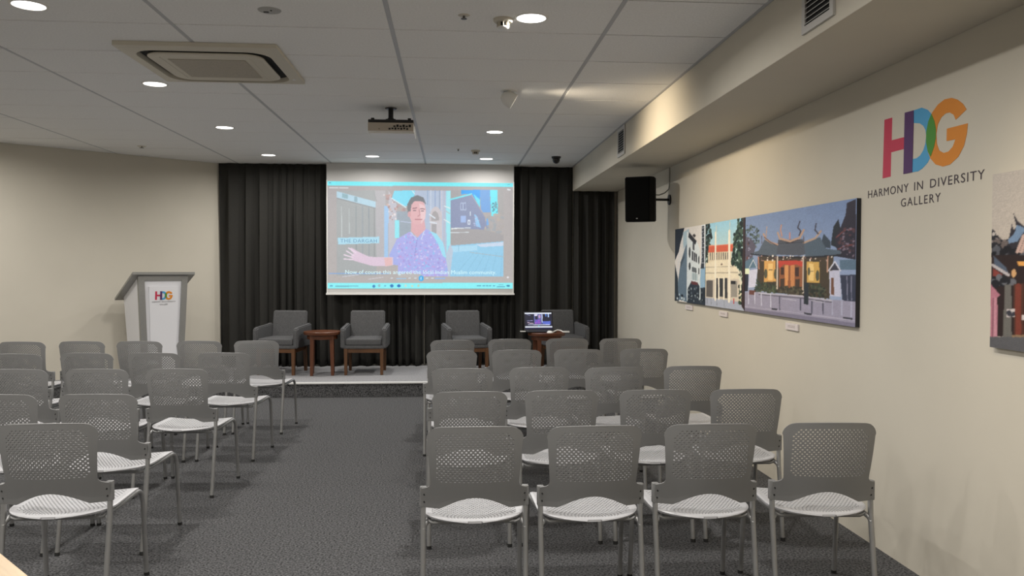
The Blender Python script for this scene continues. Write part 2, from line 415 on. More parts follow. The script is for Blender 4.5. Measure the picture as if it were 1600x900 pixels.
  ('p',(238,172,92),[(147,496),(375,493),(376,470),(154,472)]),
  ('e',(218,172,122),[(131,430),(13,24)]),
  ('e',(190,60,50),[(211,426),(14,25)]),
  ('e',(218,172,122),[(286,427),(14,24)]),
  ('p',(112,110,106),[(80,367),(119,368),(126,59),(79,53)]),
  ('p',(216,206,206),[(94,229),(142,233),(143,188),(95,184)]),
  ('b',[(60,60,70)],8,1.17,[(101,206),(135,208),(135,198),(101,196)]),
  ('p',(216,206,206),[(179,203),(204,206),(204,177),(179,174)]),
  ('p',(188,126,142),[(0,368),(58,306),(43,293),(44,52),(6,27)]),
  ('l',(150,96,112),1.17,[(20,282),(19,47)]),
  ('l',(206,150,164),1.17,[(30,283),(32,56)]),
  ('p',(96,96,100),[(-8,60),(382,109),(384,3),(-6,-36)]),
  ('l',(150,124,96),1.0,[(132,82),(382,111)]),
 ],
 'screen': [
  ('g',(176,171,172),(184,178,176),[(-1663,2596)]),
  ('p',(170,174,175),[(51,912),(262,916),(261,59),(50,59)]),
  ('l',(200,208,208),1.2,[(75,764),(76,484)]),
  ('l',(195,204,204),1.0,[(115,747),(117,514)]),
  ('l',(150,158,162),1.5,[(152,771),(154,316)]),
  ('l',(158,166,172),2.0,[(186,771),(188,316)]),
  ('l',(150,158,165),1.5,[(220,754),(222,317)]),
  ('l',(150,152,155),1.5,[(249,749),(251,305)]),
  ('p',(184,216,232),[(51,906),(265,809),(261,755),(51,847)]),
  ('p',(150,185,195),[(78,889),(109,875),(109,836),(78,848)]),
  ('p',(150,182,195),[(142,860),(160,855),(160,807),(142,812)]),
  ('l',(150,152,156),1.3,[(51,841),(261,749)]),
  ('p',(186,184,188),[(255,916),(309,917),(309,294),(261,293)]),
  ('l',(165,168,170),1.6,[(244,916),(261,821)]),
  ('p',(165,202,238),[(302,773),(326,774),(323,294),(302,294)]),
  ('p',(196,196,206),[(326,917),(370,786),(370,294),(326,294)]),
  ('b',[(190,160,158),(205,180,175),(175,150,150),(235,225,225)],90,2.2,[(296,905),(343,870),(418,751),(412,655),(330,642),(316,797)]),
  ('p',(130,222,246),[(357,918),(473,920),(446,775),(412,775),(343,845)]),
  ('l',(215,240,248),1.6,[(343,845),(418,763)]),
  ('l',(230,240,245),1.2,[(453,919),(487,836)]),
  ('p',(160,172,184),[(370,726),(446,727),(446,475),(370,474)]),
  ('p',(150,236,248),[(360,642),(384,642),(384,475),(360,474)]),
  ('l',(190,200,225),1.4,[(391,631),(446,619)]),
  ('p',(182,196,218),[(466,919),(659,923),(659,296),(466,295)]),
  ('l',(150,175,205),1.3,[(535,921),(535,789)]),
  ('l',(205,215,230),1.3,[(552,922),(552,729)]),
  ('l',(150,170,205),1.3,[(576,922),(576,729)]),
  ('l',(210,205,215),1.3,[(611,922),(611,308)]),
  ('l',(200,180,180),1.3,[(625,922),(625,308)]),
  ('l',(150,165,190),1.3,[(600,922),(600,730)]),
  ('e',(205,198,202),[(580,657),(34,114)]),
  ('e',(172,168,170),[(576,645),(22,84)]),
  ('p',(205,200,205),[(549,639),(611,640),(611,296),(549,295)]),
  ('p',(170,168,172),[(556,609),(583,609),(583,513),(556,525)]),
  ('l',(225,235,245),1.8,[(545,699),(576,663)]),
  ('l',(225,235,245),1.8,[(549,626),(583,615)]),
  ('p',(160,232,242),[(635,922),(659,923),(659,296),(638,296)]),
  ('l',(230,240,240),1.4,[(625,652),(659,616)]),
  ('l',(230,240,240),1.4,[(625,778),(659,755)]),
  ('l',(190,180,180),1.2,[(635,730),(656,706)]),
  ('p',(168,166,168),[(659,923),(721,925),(721,876),(659,839)]),
  ('p',(40,165,246),[(717,930),(818,932),(818,733),(773,895),(717,888)]),
  ('p',(100,225,248),[(783,895),(818,842),(818,733)]),
  ('p',(112,168,228),[(818,932),(873,933),(877,722),(825,721)]),
  ('p',(110,238,252),[(873,933),(915,933),(919,698),(881,685)]),
  ('b',[(80,130,150),(110,170,185)],26,1.6,[(880,812),(922,813),(922,722),(884,710)]),
  ('p',(172,170,170),[(915,933),(946,934),(947,674),(916,674)]),
  ('p',(140,150,182),[(659,833),(773,889),(829,733),(867,601),(867,479),(659,477)]),
  ('l',(120,232,244),2.4,[(659,839),(773,892)]),
  ('l',(176,170,178),1.4,[(773,889),(832,721)]),
  ('p',(172,186,214),[(711,810),(742,816),(745,738),(711,737)]),
  ('p',(135,145,180),[(716,798),(724,798),(724,749),(716,749)]),
  ('p',(135,145,180),[(732,801),(740,801),(740,749),(732,749)]),
  ('p',(165,190,236),[(714,689),(742,689),(742,623),(714,623)]),
  ('p',(225,235,248),[(752,648),(766,648),(766,605),(752,605)]),
  ('p',(120,128,160),[(756,638),(763,638),(763,611),(756,611)]),
  ('l',(220,235,245),1.2,[(766,726),(766,690)]),
  ('p',(150,200,240),[(787,708),(804,684),(825,576),(798,588)]),
  ('b',[(160,215,250),(180,190,225)],20,1.8,[(783,696),(818,660),(825,576),(790,588)]),
  ('b',[(178,172,170),(165,170,175),(188,178,170)],70,3.0,[(843,673),(947,722),(947,468),(843,467)]),
  ('p',(120,175,230),[(853,661),(864,661),(867,601),(856,600)]),
  ('p',(168,165,167),[(659,574),(843,558),(947,511),(947,420),(659,405)]),
  ('l',(230,238,240),1.8,[(666,565),(701,571)]),
  ('l',(215,225,230),1.3,[(707,571),(766,575)]),
  ('l',(215,225,230),1.1,[(659,528),(759,533)]),
  ('p',(152,208,238),[(646,404),(947,450),(948,62),(632,60)]),
  ('p',(176,222,246),[(666,399),(805,412),(805,364),(666,344)]),
  ('p',(205,220,240),[(798,418),(947,444),(947,407),(825,394)]),
  ('l',(170,190,200),1.2,[(766,345),(948,304)]),
  ('l',(125,180,205),1.0,[(704,405),(704,357)]),
  ('l',(140,196,226),0.8,[(784,333),(653,60)]),
  ('l',(140,196,226),0.8,[(815,333),(708,61)]),
  ('l',(140,196,226),0.8,[(846,334),(764,61)]),
  ('l',(140,196,226),0.8,[(878,334),(819,61)]),
  ('l',(140,196,226),0.8,[(909,334),(874,61)]),
  ('l',(140,196,226),0.8,[(940,335),(930,62)]),
  ('p',(190,205,222),[(638,333),(659,429),(673,357),(653,60),(632,60)]),
  ('p',(170,180,238),[(370,462),(329,318),(343,228),(388,216)]),
  ('p',(176,178,238),[(367,462),(439,535),(480,475),(521,566),(576,519),(618,429),(646,175),(646,60),(377,59),(377,306)]),
  ('b',[(196,164,222),(150,196,244),(168,160,226),(205,200,245)],330,1.8,[(367,462),(439,535),(480,475),(521,566),(576,519),(618,429),(639,175),(639,115),(377,114),(370,306)]),
  ('p',(160,225,246),[(549,542),(583,519),(621,429),(638,284),(618,308),(590,429)]),
  ('l',(150,150,215),1.0,[(480,475),(466,307)]),
  ('l',(200,215,250),1.4,[(446,529),(477,464)]),
  ('l',(205,225,250),1.4,[(521,560),(501,464)]),
  ('p',(224,176,182),[(449,637),(518,651),(525,560),(480,481),(446,541)]),
  ('e',(228,182,186),[(480,728),(46,126)]),
  ('p',(238,205,208),[(490,800),(521,777),(525,668),(501,608),(497,692)]),
  ('p',(122,126,132),[(429,703),(425,787),(446,853),(480,878),(514,854),(528,789),(507,818),(466,823),(449,788),(442,703)]),
  ('e',(215,165,170),[(437,697),(9,28)]),
  ('l',(140,105,115),1.4,[(456,752),(477,758)]),
  ('l',(140,105,115),1.4,[(497,752),(518,747)]),
  ('l',(120,100,110),1.1,[(459,733),(473,734)]),
  ('l',(120,100,110),1.1,[(501,728),(514,728)]),
  ('l',(200,150,155),1.6,[(491,740),(494,692),(483,680)]),
  ('l',(180,120,130),1.7,[(470,650),(504,650)]),
  ('p',(224,202,220),[(350,294),(302,294),(223,299),(169,341),(129,382),(115,376),(139,328),(125,304),(139,262),(234,215),(316,210),(350,222)]),
  ('p',(232,190,190),[(302,288),(343,294),(346,222),(309,210)]),
  ('l',(238,220,236),1.8,[(113,379),(152,335)]),
  ('l',(238,220,236),1.8,[(101,352),(139,311)]),
  ('l',(238,218,234),1.8,[(89,316),(132,292)]),
  ('l',(238,218,234),1.8,[(88,277),(135,272)]),
  ('p',(176,222,240),[(54,474),(275,486),(276,426),(58,412)]),
  ('p',(184,178,176),[(-38,121),(377,119),(377,53),(-38,52)]),
  ('p',(186,180,178),[(377,116),(1028,116),(1028,56),(377,53)]),
  ('p',(190,186,186),[(377,138),(439,150),(508,133),(508,108),(377,108)]),
  ('l',(205,205,215),1.2,[(81,113),(165,131)]),
  ('l',(208,206,212),1.2,[(217,89),(295,108)]),
  ('l',(130,172,226),1.5,[(10,142),(329,140)]),
  ('p',(122,240,250),[(-19,1007),(1026,1002),(1026,963),(-20,959)]),
  ('l',(90,150,190),1.0,[(11,983),(18,983)]),
  ('l',(90,170,190),1.0,[(971,986),(981,986)]),
  ('l',(225,228,230),1.4,[(11,938),(58,939)]),
  ('l',(225,228,230),1.4,[(65,939),(109,938)]),
  ('p',(225,230,235),[(967,947),(985,941),(985,929),(967,932)]),
  ('e',(60,176,240),[(501,98),(14,26)]),
  ('l',(225,245,250),1.3,[(501,108),(501,87)]),
  ('l',(220,235,245),1.4,[(338,98),(348,98)]),
  ('l',(220,235,245),1.4,[(434,99),(444,99)]),
  ('l',(220,235,245),1.4,[(465,99),(475,99)]),
  ('l',(220,235,245),1.4,[(527,99),(537,99)]),
  ('l',(220,235,245),1.4,[(558,100),(568,100)]),
  ('l',(160,205,240),1.6,[(370,95),(418,96)]),
  ('l',(150,185,235),2.2,[(577,97),(628,97)]),
  ('e',(235,235,240),[(972,110),(6,9)]),
  ('p',(140,246,253),[(-21,52),(1028,59),(1028,1),(-21,-7)]),
  ('l',(110,190,205),1.6,[(43,23),(162,24)]),
  ('l',(90,170,200),2.0,[(16,26),(25,26)]),
  ('e',(50,130,190),[(247,23),(8,13)]),
  ('e',(150,190,200),[(276,29),(6,14)]),
  ('l',(100,180,210),2.0,[(305,26),(309,26)]),
  ('e',(30,120,190),[(343,28),(9,15)]),
  ('e',(30,110,190),[(381,28),(9,14)]),
  ('e',(205,225,215),[(417,29),(6,13)]),
  ('e',(210,225,190),[(453,26),(6,8)]),
  ('e',(195,215,190),[(486,30),(6,12)]),
  ('l',(80,160,190),1.6,[(805,29),(813,29)]),
  ('l',(80,160,190),1.6,[(816,29),(823,29)]),
  ('l',(80,160,190),1.6,[(836,29),(844,29)]),
  ('l',(80,160,190),1.6,[(856,29),(863,29)]),
  ('l',(80,160,190),1.6,[(871,29),(879,29)]),
  ('l',(80,160,190),1.6,[(892,29),(900,29)]),
  ('l',(90,165,195),1.0,[(924,40),(945,40)]),
  ('l',(90,165,195),1.0,[(913,21),(955,21)]),
  ('l',(60,140,180),2.4,[(969,30),(979,30)]),
 ],
 'laptop': [
  ('g',(14,16,44),(16,18,50),[(-472,1491)]),
  ('p',(235,240,250),[(0,975),(982,975),(982,901),(0,901)]),
  ('p',(235,240,250),[(0,185),(1004,185),(1004,101),(0,101)]),
  ('p',(22,22,64),[(-32,94),(1043,94),(1043,-17),(-32,-17)]),
  ('p',(90,100,160),[(340,887),(637,887),(637,315),(340,315)]),
  ('p',(225,220,240),[(351,877),(472,877),(461,771),(351,771)]),
  ('p',(20,20,52),[(373,754),(472,789),(472,578),(384,571)]),
  ('p',(120,80,190),[(380,561),(560,571),(586,315),(380,315)]),
  ('b',[(160,90,200),(90,90,200)],20,1.4,[(384,550),(556,557),(578,326),(384,326)]),
  ('e',(190,150,190),[(542,747),(43,105)]),
  ('p',(205,215,245),[(619,877),(652,877),(648,368),(619,438)]),
  ('p',(70,120,210),[(747,887),(802,887),(802,736),(758,736)]),
  ('p',(170,200,245),[(846,887),(894,887),(894,701),(850,701)]),
  ('p',(90,110,210),[(648,466),(938,480),(938,263),(648,315)]),
  ('l',(150,150,200),1.0,[(87,498),(285,508)]),
  ('l',(215,190,215),1.2,[(103,403),(186,361),(307,347)]),
  ('l',(150,150,190),0.8,[(76,866),(208,810)]),
  ('l',(215,220,245),1.0,[(116,270),(901,263)]),
  ('l',(90,200,230),1.4,[(494,185),(516,185)]),
 ],
}
HDG = {'h': [(4.012, 2.202), (3.938, 2.2), (3.94, 2.087), (3.823, 2.085), (3.819, 2.202), (3.746, 2.199), (3.751, 1.905), (3.827, 1.905), (3.826, 2.027), (3.943, 2.027), (3.945, 1.906), (4.022, 1.905)], 'pur': [(3.823, 2.202), (3.746, 2.199), (3.751, 1.905), (3.827, 1.905)], 'd': [(3.746, 2.199), (3.682, 2.199), (3.634, 2.18), (3.602, 2.154), (3.577, 2.118), (3.564, 2.077), (3.564, 2.039), (3.576, 2.002), (3.597, 1.966), (3.629, 1.934), (3.669, 1.913), (3.704, 1.904), (3.751, 1.905), (3.749, 1.968), (3.717, 1.968), (3.688, 1.977), (3.663, 1.998), (3.648, 2.026), (3.642, 2.061), (3.648, 2.088), (3.666, 2.111), (3.695, 2.128), (3.745, 2.138)], 'g': [(3.42, 2.095), (3.347, 2.126), (3.372, 2.155), (3.411, 2.181), (3.453, 2.197), (3.503, 2.201), (3.553, 2.188), (3.596, 2.161), (3.625, 2.124), (3.64, 2.077), (3.64, 2.031), (3.629, 1.99), (3.605, 1.952), (3.565, 1.919), (3.508, 1.902), (3.456, 1.905), (3.398, 1.931), (3.36, 1.973), (3.342, 2.022), (3.336, 2.065), (3.483, 2.067), (3.484, 2.012), (3.42, 2.01), (3.438, 1.981), (3.468, 1.964), (3.504, 1.962), (3.538, 1.978), (3.558, 2.012), (3.563, 2.058), (3.552, 2.098), (3.527, 2.125), (3.495, 2.137), (3.464, 2.135), (3.436, 2.12)], 'gr': [(3.601, 2.155), (3.577, 2.118), (3.564, 2.077), (3.564, 2.039), (3.576, 2.002), (3.602, 1.959), (3.625, 1.986), (3.64, 2.031), (3.64, 2.077), (3.625, 2.124)]}
# ------------------------------------------------------------------ materials
M_WALL = mat('cream_paint', (.61, .572, .49), .75, spec=.25, noise=(1.2, .035, 4), bump=(60, .04, .002))
M_WALLR = M_WALL
M_TILE = mat('ceiling_tile_white', (.86, .86, .855), .85, spec=.2, noise=(90, .04, 2))
M_BAR = mat('grid_bar_grey', (.50, .51, .53), .55, spec=.3)
M_XBAR = mat('cross_bar_shadow_grey', (.10, .10, .105), .6)  # dark colour stands in for the shadow lines between tile rows
M_VOID = mat('ceiling_slab_dark', (.10, .10, .10), .9)
M_CARPET = mat('carpet_charcoal', (.088, .088, .091), .95, spec=.1, noise=(95, .8, 2), bump=(160, .6, .006))
M_STAGE = mat('carpet_grey_stage', (.28, .28, .29), .95, spec=.1, noise=(110, .5, 3), bump=(220, .4, .004))
M_NOSE = mat('stage_nosing_white', (.80, .80, .79), .45)
M_CURT = mat('curtain_black_fabric', (.036, .035, .032), .9, spec=.15, noise=(240, .2, 2))
M_WHITE = mat('white_plastic', (.80, .79, .76), .45)
M_OFFW = mat('ivory_plastic', (.62, .58, .49), .5)
M_BLACK = mat('black_plastic', (.012, .012, .013), .45)
M_DARKM = mat('dark_gap', (.01, .01, .01), .8)
M_CHAIR = mat('grey_polypropylene', (.222, .222, .221), .45, spec=.5)
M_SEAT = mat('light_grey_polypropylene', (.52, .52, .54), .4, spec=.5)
M_LEG = mat('silver_grey_steel', (.34, .34, .34), .38, metal=.55)
M_RUB = mat('black_rubber', (.015, .015, .015), .7)
M_FAB = mat('charcoal_tweed', (.105, .105, .108), .95, spec=.1, noise=(260, .55, 3), bump=(400, .5, .003))
M_WOOD = mat('reddish_wood', (.10, .031, .011), .4, noise=(6, .3, 5, (1, 1, .12)))
M_WOOD2 = mat('brown_wood', (.10, .042, .014), .45, noise=(6, .3, 5, (1, 1, .12)))
M_STEEL = mat('brushed_aluminium', (.36, .36, .35), .42, metal=.7, noise=(40, .06, 2, (1, 1, 20)))
M_LECT = mat('white_lacquer', (.74, .74, .77), .3)
M_TXT = mat('dark_vinyl_lettering', (.055, .04, .05), .6)

H = 2.776                                   # ceiling
XR = 2.196                                  # right wall face
XB, ZB = 1.592, 2.462                       # bulkhead side face and underside
YF = 10.78                                  # front wall face
WA, WN = (-3.036, 10.70), (0.646, -0.763)   # angled wall on the left: a point and the normal into the room
XL, YK = -6.4, -2.6                         # far left and back walls
YE = 10.74                                  # where the tiles end
def ang(t): return (WA[0]-0.763*t, WA[1]-0.646*t)
TL = (WA[0]-XL)/0.763

# ------------------------------------------------------------------ the room
struct(mk('floor', prism(bmesh.new(), [(XL-.1, YK-.1), (XR+.1, YK-.1), (XR+.1, YF+.1), (XL-.1, YF+.1)], -.08, 0), M_CARPET))
struct(mk('wall_right', B(XR, XR+.15, YK-.1, YF+.15, -.08, H+.25), M_WALLR))
struct(mk('wall_front', B(WA[0]-.6, XR, YF, YF+.15, -.08, H+.25), M_WALL))
p0, p1 = ang(-.12), ang(TL+.1)
struct(mk('wall_left', prism(bmesh.new(), [p0, p1, (p1[0]-WN[0]*.15, p1[1]-WN[1]*.15), (p0[0]-WN[0]*.15, p0[1]-WN[1]*.15)], -.08, H+.25), M_WALL))
yl = ang(TL)[1]
struct(mk('wall_side', B(XL-.15, XL, YK-.1, yl+.05, -.08, H+.25), M_WALL))
struct(mk('wall_back', B(XL-.1, XR+.1, YK-.15, YK, -.08, H+.25), M_WALL))
struct(mk('wall_bulkhead', B(XB, XR-.0005, YK+.002, YF-.002, ZB, H+.20, bev=.004), M_WALL))
ceil = struct(mk('ceiling', B(XL-.1, XR+.1, YK-.1, YF+.1, H+.045, H+.2), M_VOID))
# ceiling tiles, each of its own, with the grid bars between
GX, GY = -0.3368, 4.6316
def tile_poly(x0, x1, y0, y1):
    p = [(max(x0, XL+.004), max(y0, YK+.004)), (min(x1, XB-.006), max(y0, YK+.004)), (min(x1, XB-.006), min(y1, YE)), (max(x0, XL+.004), min(y1, YE))]
    return clip(p, (WA[0]+WN[0]*.004, WA[1]+WN[1]*.004), WN)
full = None
for i in range(-6, 2):
    for j in range(-13, 11):
        x0, x1 = GX+1.2*i+.012, GX+1.2*(i+1)-.012; y0, y1 = GY+.6*j+.006, GY+.6*(j+1)-.006
        if x0 > XB-.02 or x1 < XL+.02 or y1 < YK+.02 or y0 > YE-.02: continue
        pl = tile_poly(x0, x1, y0, y1)
        if len(pl) < 3: continue
        area = abs(sum(pl[k][0]*pl[(k+1) % len(pl)][1]-pl[(k+1) % len(pl)][0]*pl[k][1] for k in range(len(pl))))/2
        if area < .004: continue
        whole = len(pl) == 4 and abs(area-(x1-x0)*(y1-y0)) < 1e-4
        if whole and full: o = link('ceiling_tile', full, ceil); o.location = ((x0+x1)/2, (y0+y1)/2, H)
        elif whole:
            o = mk('ceiling_tile', B(-(x1-x0)/2, (x1-x0)/2, -(y1-y0)/2, (y1-y0)/2, 0, .016, bev=.003, seg=1), M_TILE, ceil); o.location = ((x0+x1)/2, (y0+y1)/2, H); full = o.data
        else: mk('ceiling_tile', prism(bmesh.new(), pl, H, H+.016), M_TILE, ceil)
for i in range(-5, 2):
    x = GX+1.2*i; y1 = YE
    pl = tile_poly(x-.012, x+.012, YK, YE)
    if len(pl) > 2: mk('grid_bar', prism(bmesh.new(), pl, H+.0015, H+.03), M_BAR, ceil)
for j in range(-12, 11):
    y = GY+.6*j; pl = tile_poly(XL, XB, y-.008, y+.008)
    if len(pl) > 2: mk('cross_bar', prism(bmesh.new(), pl, H+.006, H+.03), M_XBAR, ceil)
mk('edge_trim', B(XB-.022, XB-.001, YK+.01, YE, H-.002, H+.02), M_BAR, ceil)

# stage
st = thing('stage', 'low carpeted stage with a white front edge before the black curtain', 'stage')
def spoly(y0, y1, inset=.003): return clip([(-6, y0), (XR-inset, y0), (XR-inset, y1), (-6, y1)], (WA[0]+WN[0]*inset, WA[1]+WN[1]*inset), WN)
mk('platform', prism(bmesh.new(), spoly(9.165, YF-.003), .001, .147), M_CARPET, st)
mk('deck_carpet', prism(bmesh.new(), spoly(9.20, YF-.003), .147, .163), M_STAGE, st)
mk('nosing', prism(bmesh.new(), spoly(9.150, 9.20), .1475, .163), M_NOSE, st)
ZS = .163

# curtains
def curtain(x0, x1, zt, label, seed):
    rng = random.Random(seed); n = int((x1-x0)/.012); xs = np.linspace(x0, x1, n); ph = np.zeros(n); t = 0
    for k in range(n):
        t += (xs[1]-xs[0])*2*PI/(.165+.055*math.sin(xs[k]*4.3+seed)+.03*math.sin(xs[k]*13+seed)); ph[k] = t
    zs = [ZS+.012, ZS+.10, .6, 1.3, 2.0, zt-.22, zt-.07, zt-.004]; amp = [.056, .053, .050, .045, .038, .028, .020, .018]
    bm = bmesh.new(); rows = []
    for z, a in zip(zs, amp):
        sway = .10*(1-(z-ZS)/(zt-ZS))
        rows.append([bm.verts.new((x+.012*math.sin(ph[k]*2+1)+0*sway, 10.685+a*(math.sin(ph[k])+.35*math.sin(ph[k]*.5+z*.5+seed)+.22*math.sin(2*ph[k]+z)), z+(.012*math.sin(ph[k]) if z < .3 else 0))) for k, x in enumerate(xs)])
    for a, b in zip(rows, rows[1:]):
        for k in range(n-1): bm.faces.new((a[k], a[k+1], b[k+1], b[k]))
    bmesh.ops.recalc_face_normals(bm, faces=bm.faces[:])
    c = mk('curtain', bm, M_CURT, smooth=True); md = c.modifiers.new('thickness', 'SOLIDIFY'); md.thickness = .003
    return tag(c, label, 'curtain', 'black stage curtains')
curtain(-2.985, -.36, H, 'black pleated curtain hanging from the cream wall to behind the screen', 1)
curtain(-.36, 1.575, H, 'black pleated curtain behind the laptop, right half of the screen', 2)
curtain(1.60, 2.15, ZB, 'short black curtain under the ceiling bulkhead by the right wall', 3)
# ------------------------------------------------------------------ stacking chairs
def baked_solid(name, bm, th, m):
    me = bpy.data.meshes.new(name+'_tmp'); bmesh.ops.recalc_face_normals(bm, faces=bm.faces[:]); bm.to_mesh(me); bm.free()
    o = link('tmp', me); md = o.modifiers.new('s', 'SOLIDIFY'); md.thickness = th; md.offset = 0
    dg = bpy.context.evaluated_depsgraph_get(); dg.update(); r = bpy.data.meshes.new_from_object(o.evaluated_get(dg))
    bpy.data.objects.remove(o, do_unlink=True); bpy.data.meshes.remove(me); r.name = name; r.materials.clear(); r.materials.append(m); return r
def lattice(rows, cells, a, hole, surf, margin=2):
    """perforated sheet. rows: list of (row parameter, is_perforated_up_to_next); holes are staggered from row to row.
    surf(s, lat, k) -> point, lat the lattice abscissa, k the margin column (0 inside)"""
    bm = bmesh.new(); n = cells*2; V = []
    for s, pf in rows:
        line = []
        for i in range(-margin, n+margin+1):
            if i < 0: line.append(bm.verts.new(surf(s, -cells*a/2, i/margin)))
            elif i > n: line.append(bm.verts.new(surf(s, cells*a/2, (i-n)/margin)))
            else: line.append(bm.verts.new(surf(s, (i-n/2)*a/2, 0)))
        V.append(line)
    for j in range(len(rows)-1):
        lo, hi = V[j], V[j+1]; done = set()
        if rows[j][1]:
            for i in range(margin+(j % 2), margin+n-1, 2):
                if not hole(j, (i-margin+1-n/2)*a/2): continue
                six = [lo[i], lo[i+1], lo[i+2], hi[i+2], hi[i+1], hi[i]]
                c = sum((v.co for v in six), Vector())/6; ex = (six[2].co-six[0].co+six[3].co-six[5].co)/4; ey = (six[5].co-six[0].co+six[3].co-six[2].co)/4
                h = [bm.verts.new(c+ex*p+ey*q) for p, q in ((-.42, -.48), (0, -.74), (.42, -.48), (.42, .48), (0, .74), (-.42, .48))]
                for k in range(6): bm.faces.new((six[k], six[(k+1) % 6], h[(k+1) % 6], h[k]))
                done |= {i, i+1}
        for i in range(len(lo)-1):
            if i not in done: bm.faces.new((lo[i], lo[i+1], hi[i+1], hi[i]))
    return bm
def back_y(x, z):
    """depth of the back shell: reclined above the brackets, hollow across"""
    return -(z-.507)*.19+.045*(min(1.25, abs(x)/.200)**2-1)-.010*max(0, math.sin(PI*min(1, (z-.5)/.31)))
def chair_back():
    a, cells = .0178, 18; zt, zp0, zp1, r = .815, .582, .790, .050
    def wid(z):
        w = .178+.013*max(0, min(1, (z-.58)/.19))
        if z > zt-r: d = (z-(zt-r))/r; w = w-r+r*math.sqrt(max(0, 1-d*d))+.003
        if z < .572: w = .178+.036*(1-math.sqrt(max(0, 1-((.572-z)/.022)**2)) if z > .550 else 1)
        return w
    def surf(s, lat, k):
        z = s; half = cells*a/2
        w = wid(z); inner = min(half, w-.010); x = lat*inner/half
        if k: x = math.copysign(inner+(w-inner)*abs(k), lat)
        if s < zp0:
            t = (zp0-s)/(zp0-.466); zb = .467+.050*max(0., math.cos(PI/2*min(1, abs(x)/.142)))**1.05
            z = zp0+(zb-zp0)*t
        else: z = s-.010*(x/.19)**2*((s-zp0)/(zt-zp0))
        return (x, back_y(x, z), z)
    rows = [(.466, 0), (.490, 0), (.520, 0), (.548, 0), (.551, 0), (.555, 0), (.561, 0), (.570, 0)]
    nr = 22; n0 = len(rows)
    for k in range(nr): rows.append((zp0+(zp1-zp0)*k/nr, 1))
    for z in (zp1, .798, .804, .809, .8125, .815): rows.append((z, 0))
    def hole(j, x):
        k = j-n0
        if k < 3 and abs(x) > .142+.008*k: return False
        if k >= nr-3 and abs(x) > .150-.008*(k-nr+3): return False
        return True
    return baked_solid('backrest', lattice(rows, cells, a, hole, surf), .006, M_CHAIR)
def chair_seat():
    a, cells, y0, y1 = .0172, 22, -.068, .385
    half = cells*a/2
    def wid(y):
        t = max(0, (.12-y)/(.12-y0)); w = .212*(max(0, 1-t**2.4))**(1/2.1)
        if y > .34: w -= .016*((y-.34)/.045)**2
        return max(.03, w)
    def surf(s, lat, k):
        w = wid(s); inner = min(half, w-.014) if w > .06 else w*.8; x = lat*inner/half
        if k: x = math.copysign(inner+(w-inner)*abs(k), lat)
        xa = x/.212
        z = .430-.012*(1-xa**2)+.005*max(0, (.05-s)/.11)-.012*max(0, (s-.31)/.075)**2
        if abs(k) == 1: z -= .003
        return (x, s, z)
    rows = [(y0, 0), (y0+.004, 0), (y0+.012, 0), (y0+.026, 0)]
    nr = 27
    for k in range(nr): rows.append((-.028+(.33+.028)*k/nr, 1))
    for y in (.33, .35, .37, y1): rows.append((y, 0))
    def hole(j, x): return abs(x) < (.150 if j < 8 else .178)
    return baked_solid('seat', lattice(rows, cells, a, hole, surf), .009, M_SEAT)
def make_chair():
    t = thing('stacking_chair', '', 'chair')
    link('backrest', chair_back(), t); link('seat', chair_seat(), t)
    for s in (-1, 1):
        yb_ = back_y(.208, .507)
        b = mk('bracket', B(s*.209-.014, s*.209+.014, yb_+.002, yb_+.030, .466, .549, bev=.005), M_CHAIR, t, smooth=True)
        for z in (.490, .522):
            y_ = back_y(.204, z); bm = bmesh.new(); tube(bm, [(s*.204, y_, z), (s*.204, y_-.0042, z)], .0042, 10); mk('screw', bm, M_RUB, b)
        bm = bmesh.new(); tube(bm, [(s*.209, yb_+.015, .48), (s*.209, yb_+.010, .40), (s*.208, -.058, .012)], .0112, 12)
        l = mk('leg', bm, M_LEG, t, smooth=True)
        bm = bmesh.new(); tube(bm, [(s*.208, -.0575, .016), (s*.208, -.060, 0)], .0126, 12); mk('foot_cap', bm, M_RUB, l)
        pts = [(s*.208, yb_+.004, .375)]+arc((s*.206, yb_+.012, .388), (s*.192, .020, .404), (s*.188, .05, .405), 4)+[(s*.196, .20, .406)]+arc((s*.209, .315, .415), (s*.218, .372, .424), (s*.219, .384, .355), 7)+[(s*.222, .418, .012)]
        bm = bmesh.new(); tube(bm, pts, .0108, 12); l = mk('leg', bm, M_LEG, t, smooth=True)
        bm = bmesh.new(); tube(bm, [(s*.2219, .4176, .016), (s*.2222, .419, 0)], .0122, 12); mk('foot_cap', bm, M_RUB, l)
    for y in (.03, .26):
        bm = bmesh.new(); h_ = .19+.008*(y > .1); tube(bm, [(-h_, y, .405), (-.17, y, .396), (.17, y, .396), (h_, y, .405)], .009, 8); mk('crossbar', bm, M_LEG, t, smooth=True)
    return t
chair0 = make_chair(); used = [False]
def place_chair(x, y, rz, label, group):
    o = chair0 if not used[0] else copy_tree(chair0); used[0] = True
    o.location = (x, y, 0); o.rotation_euler.z = rz; o['label'] = label; o['group'] = group
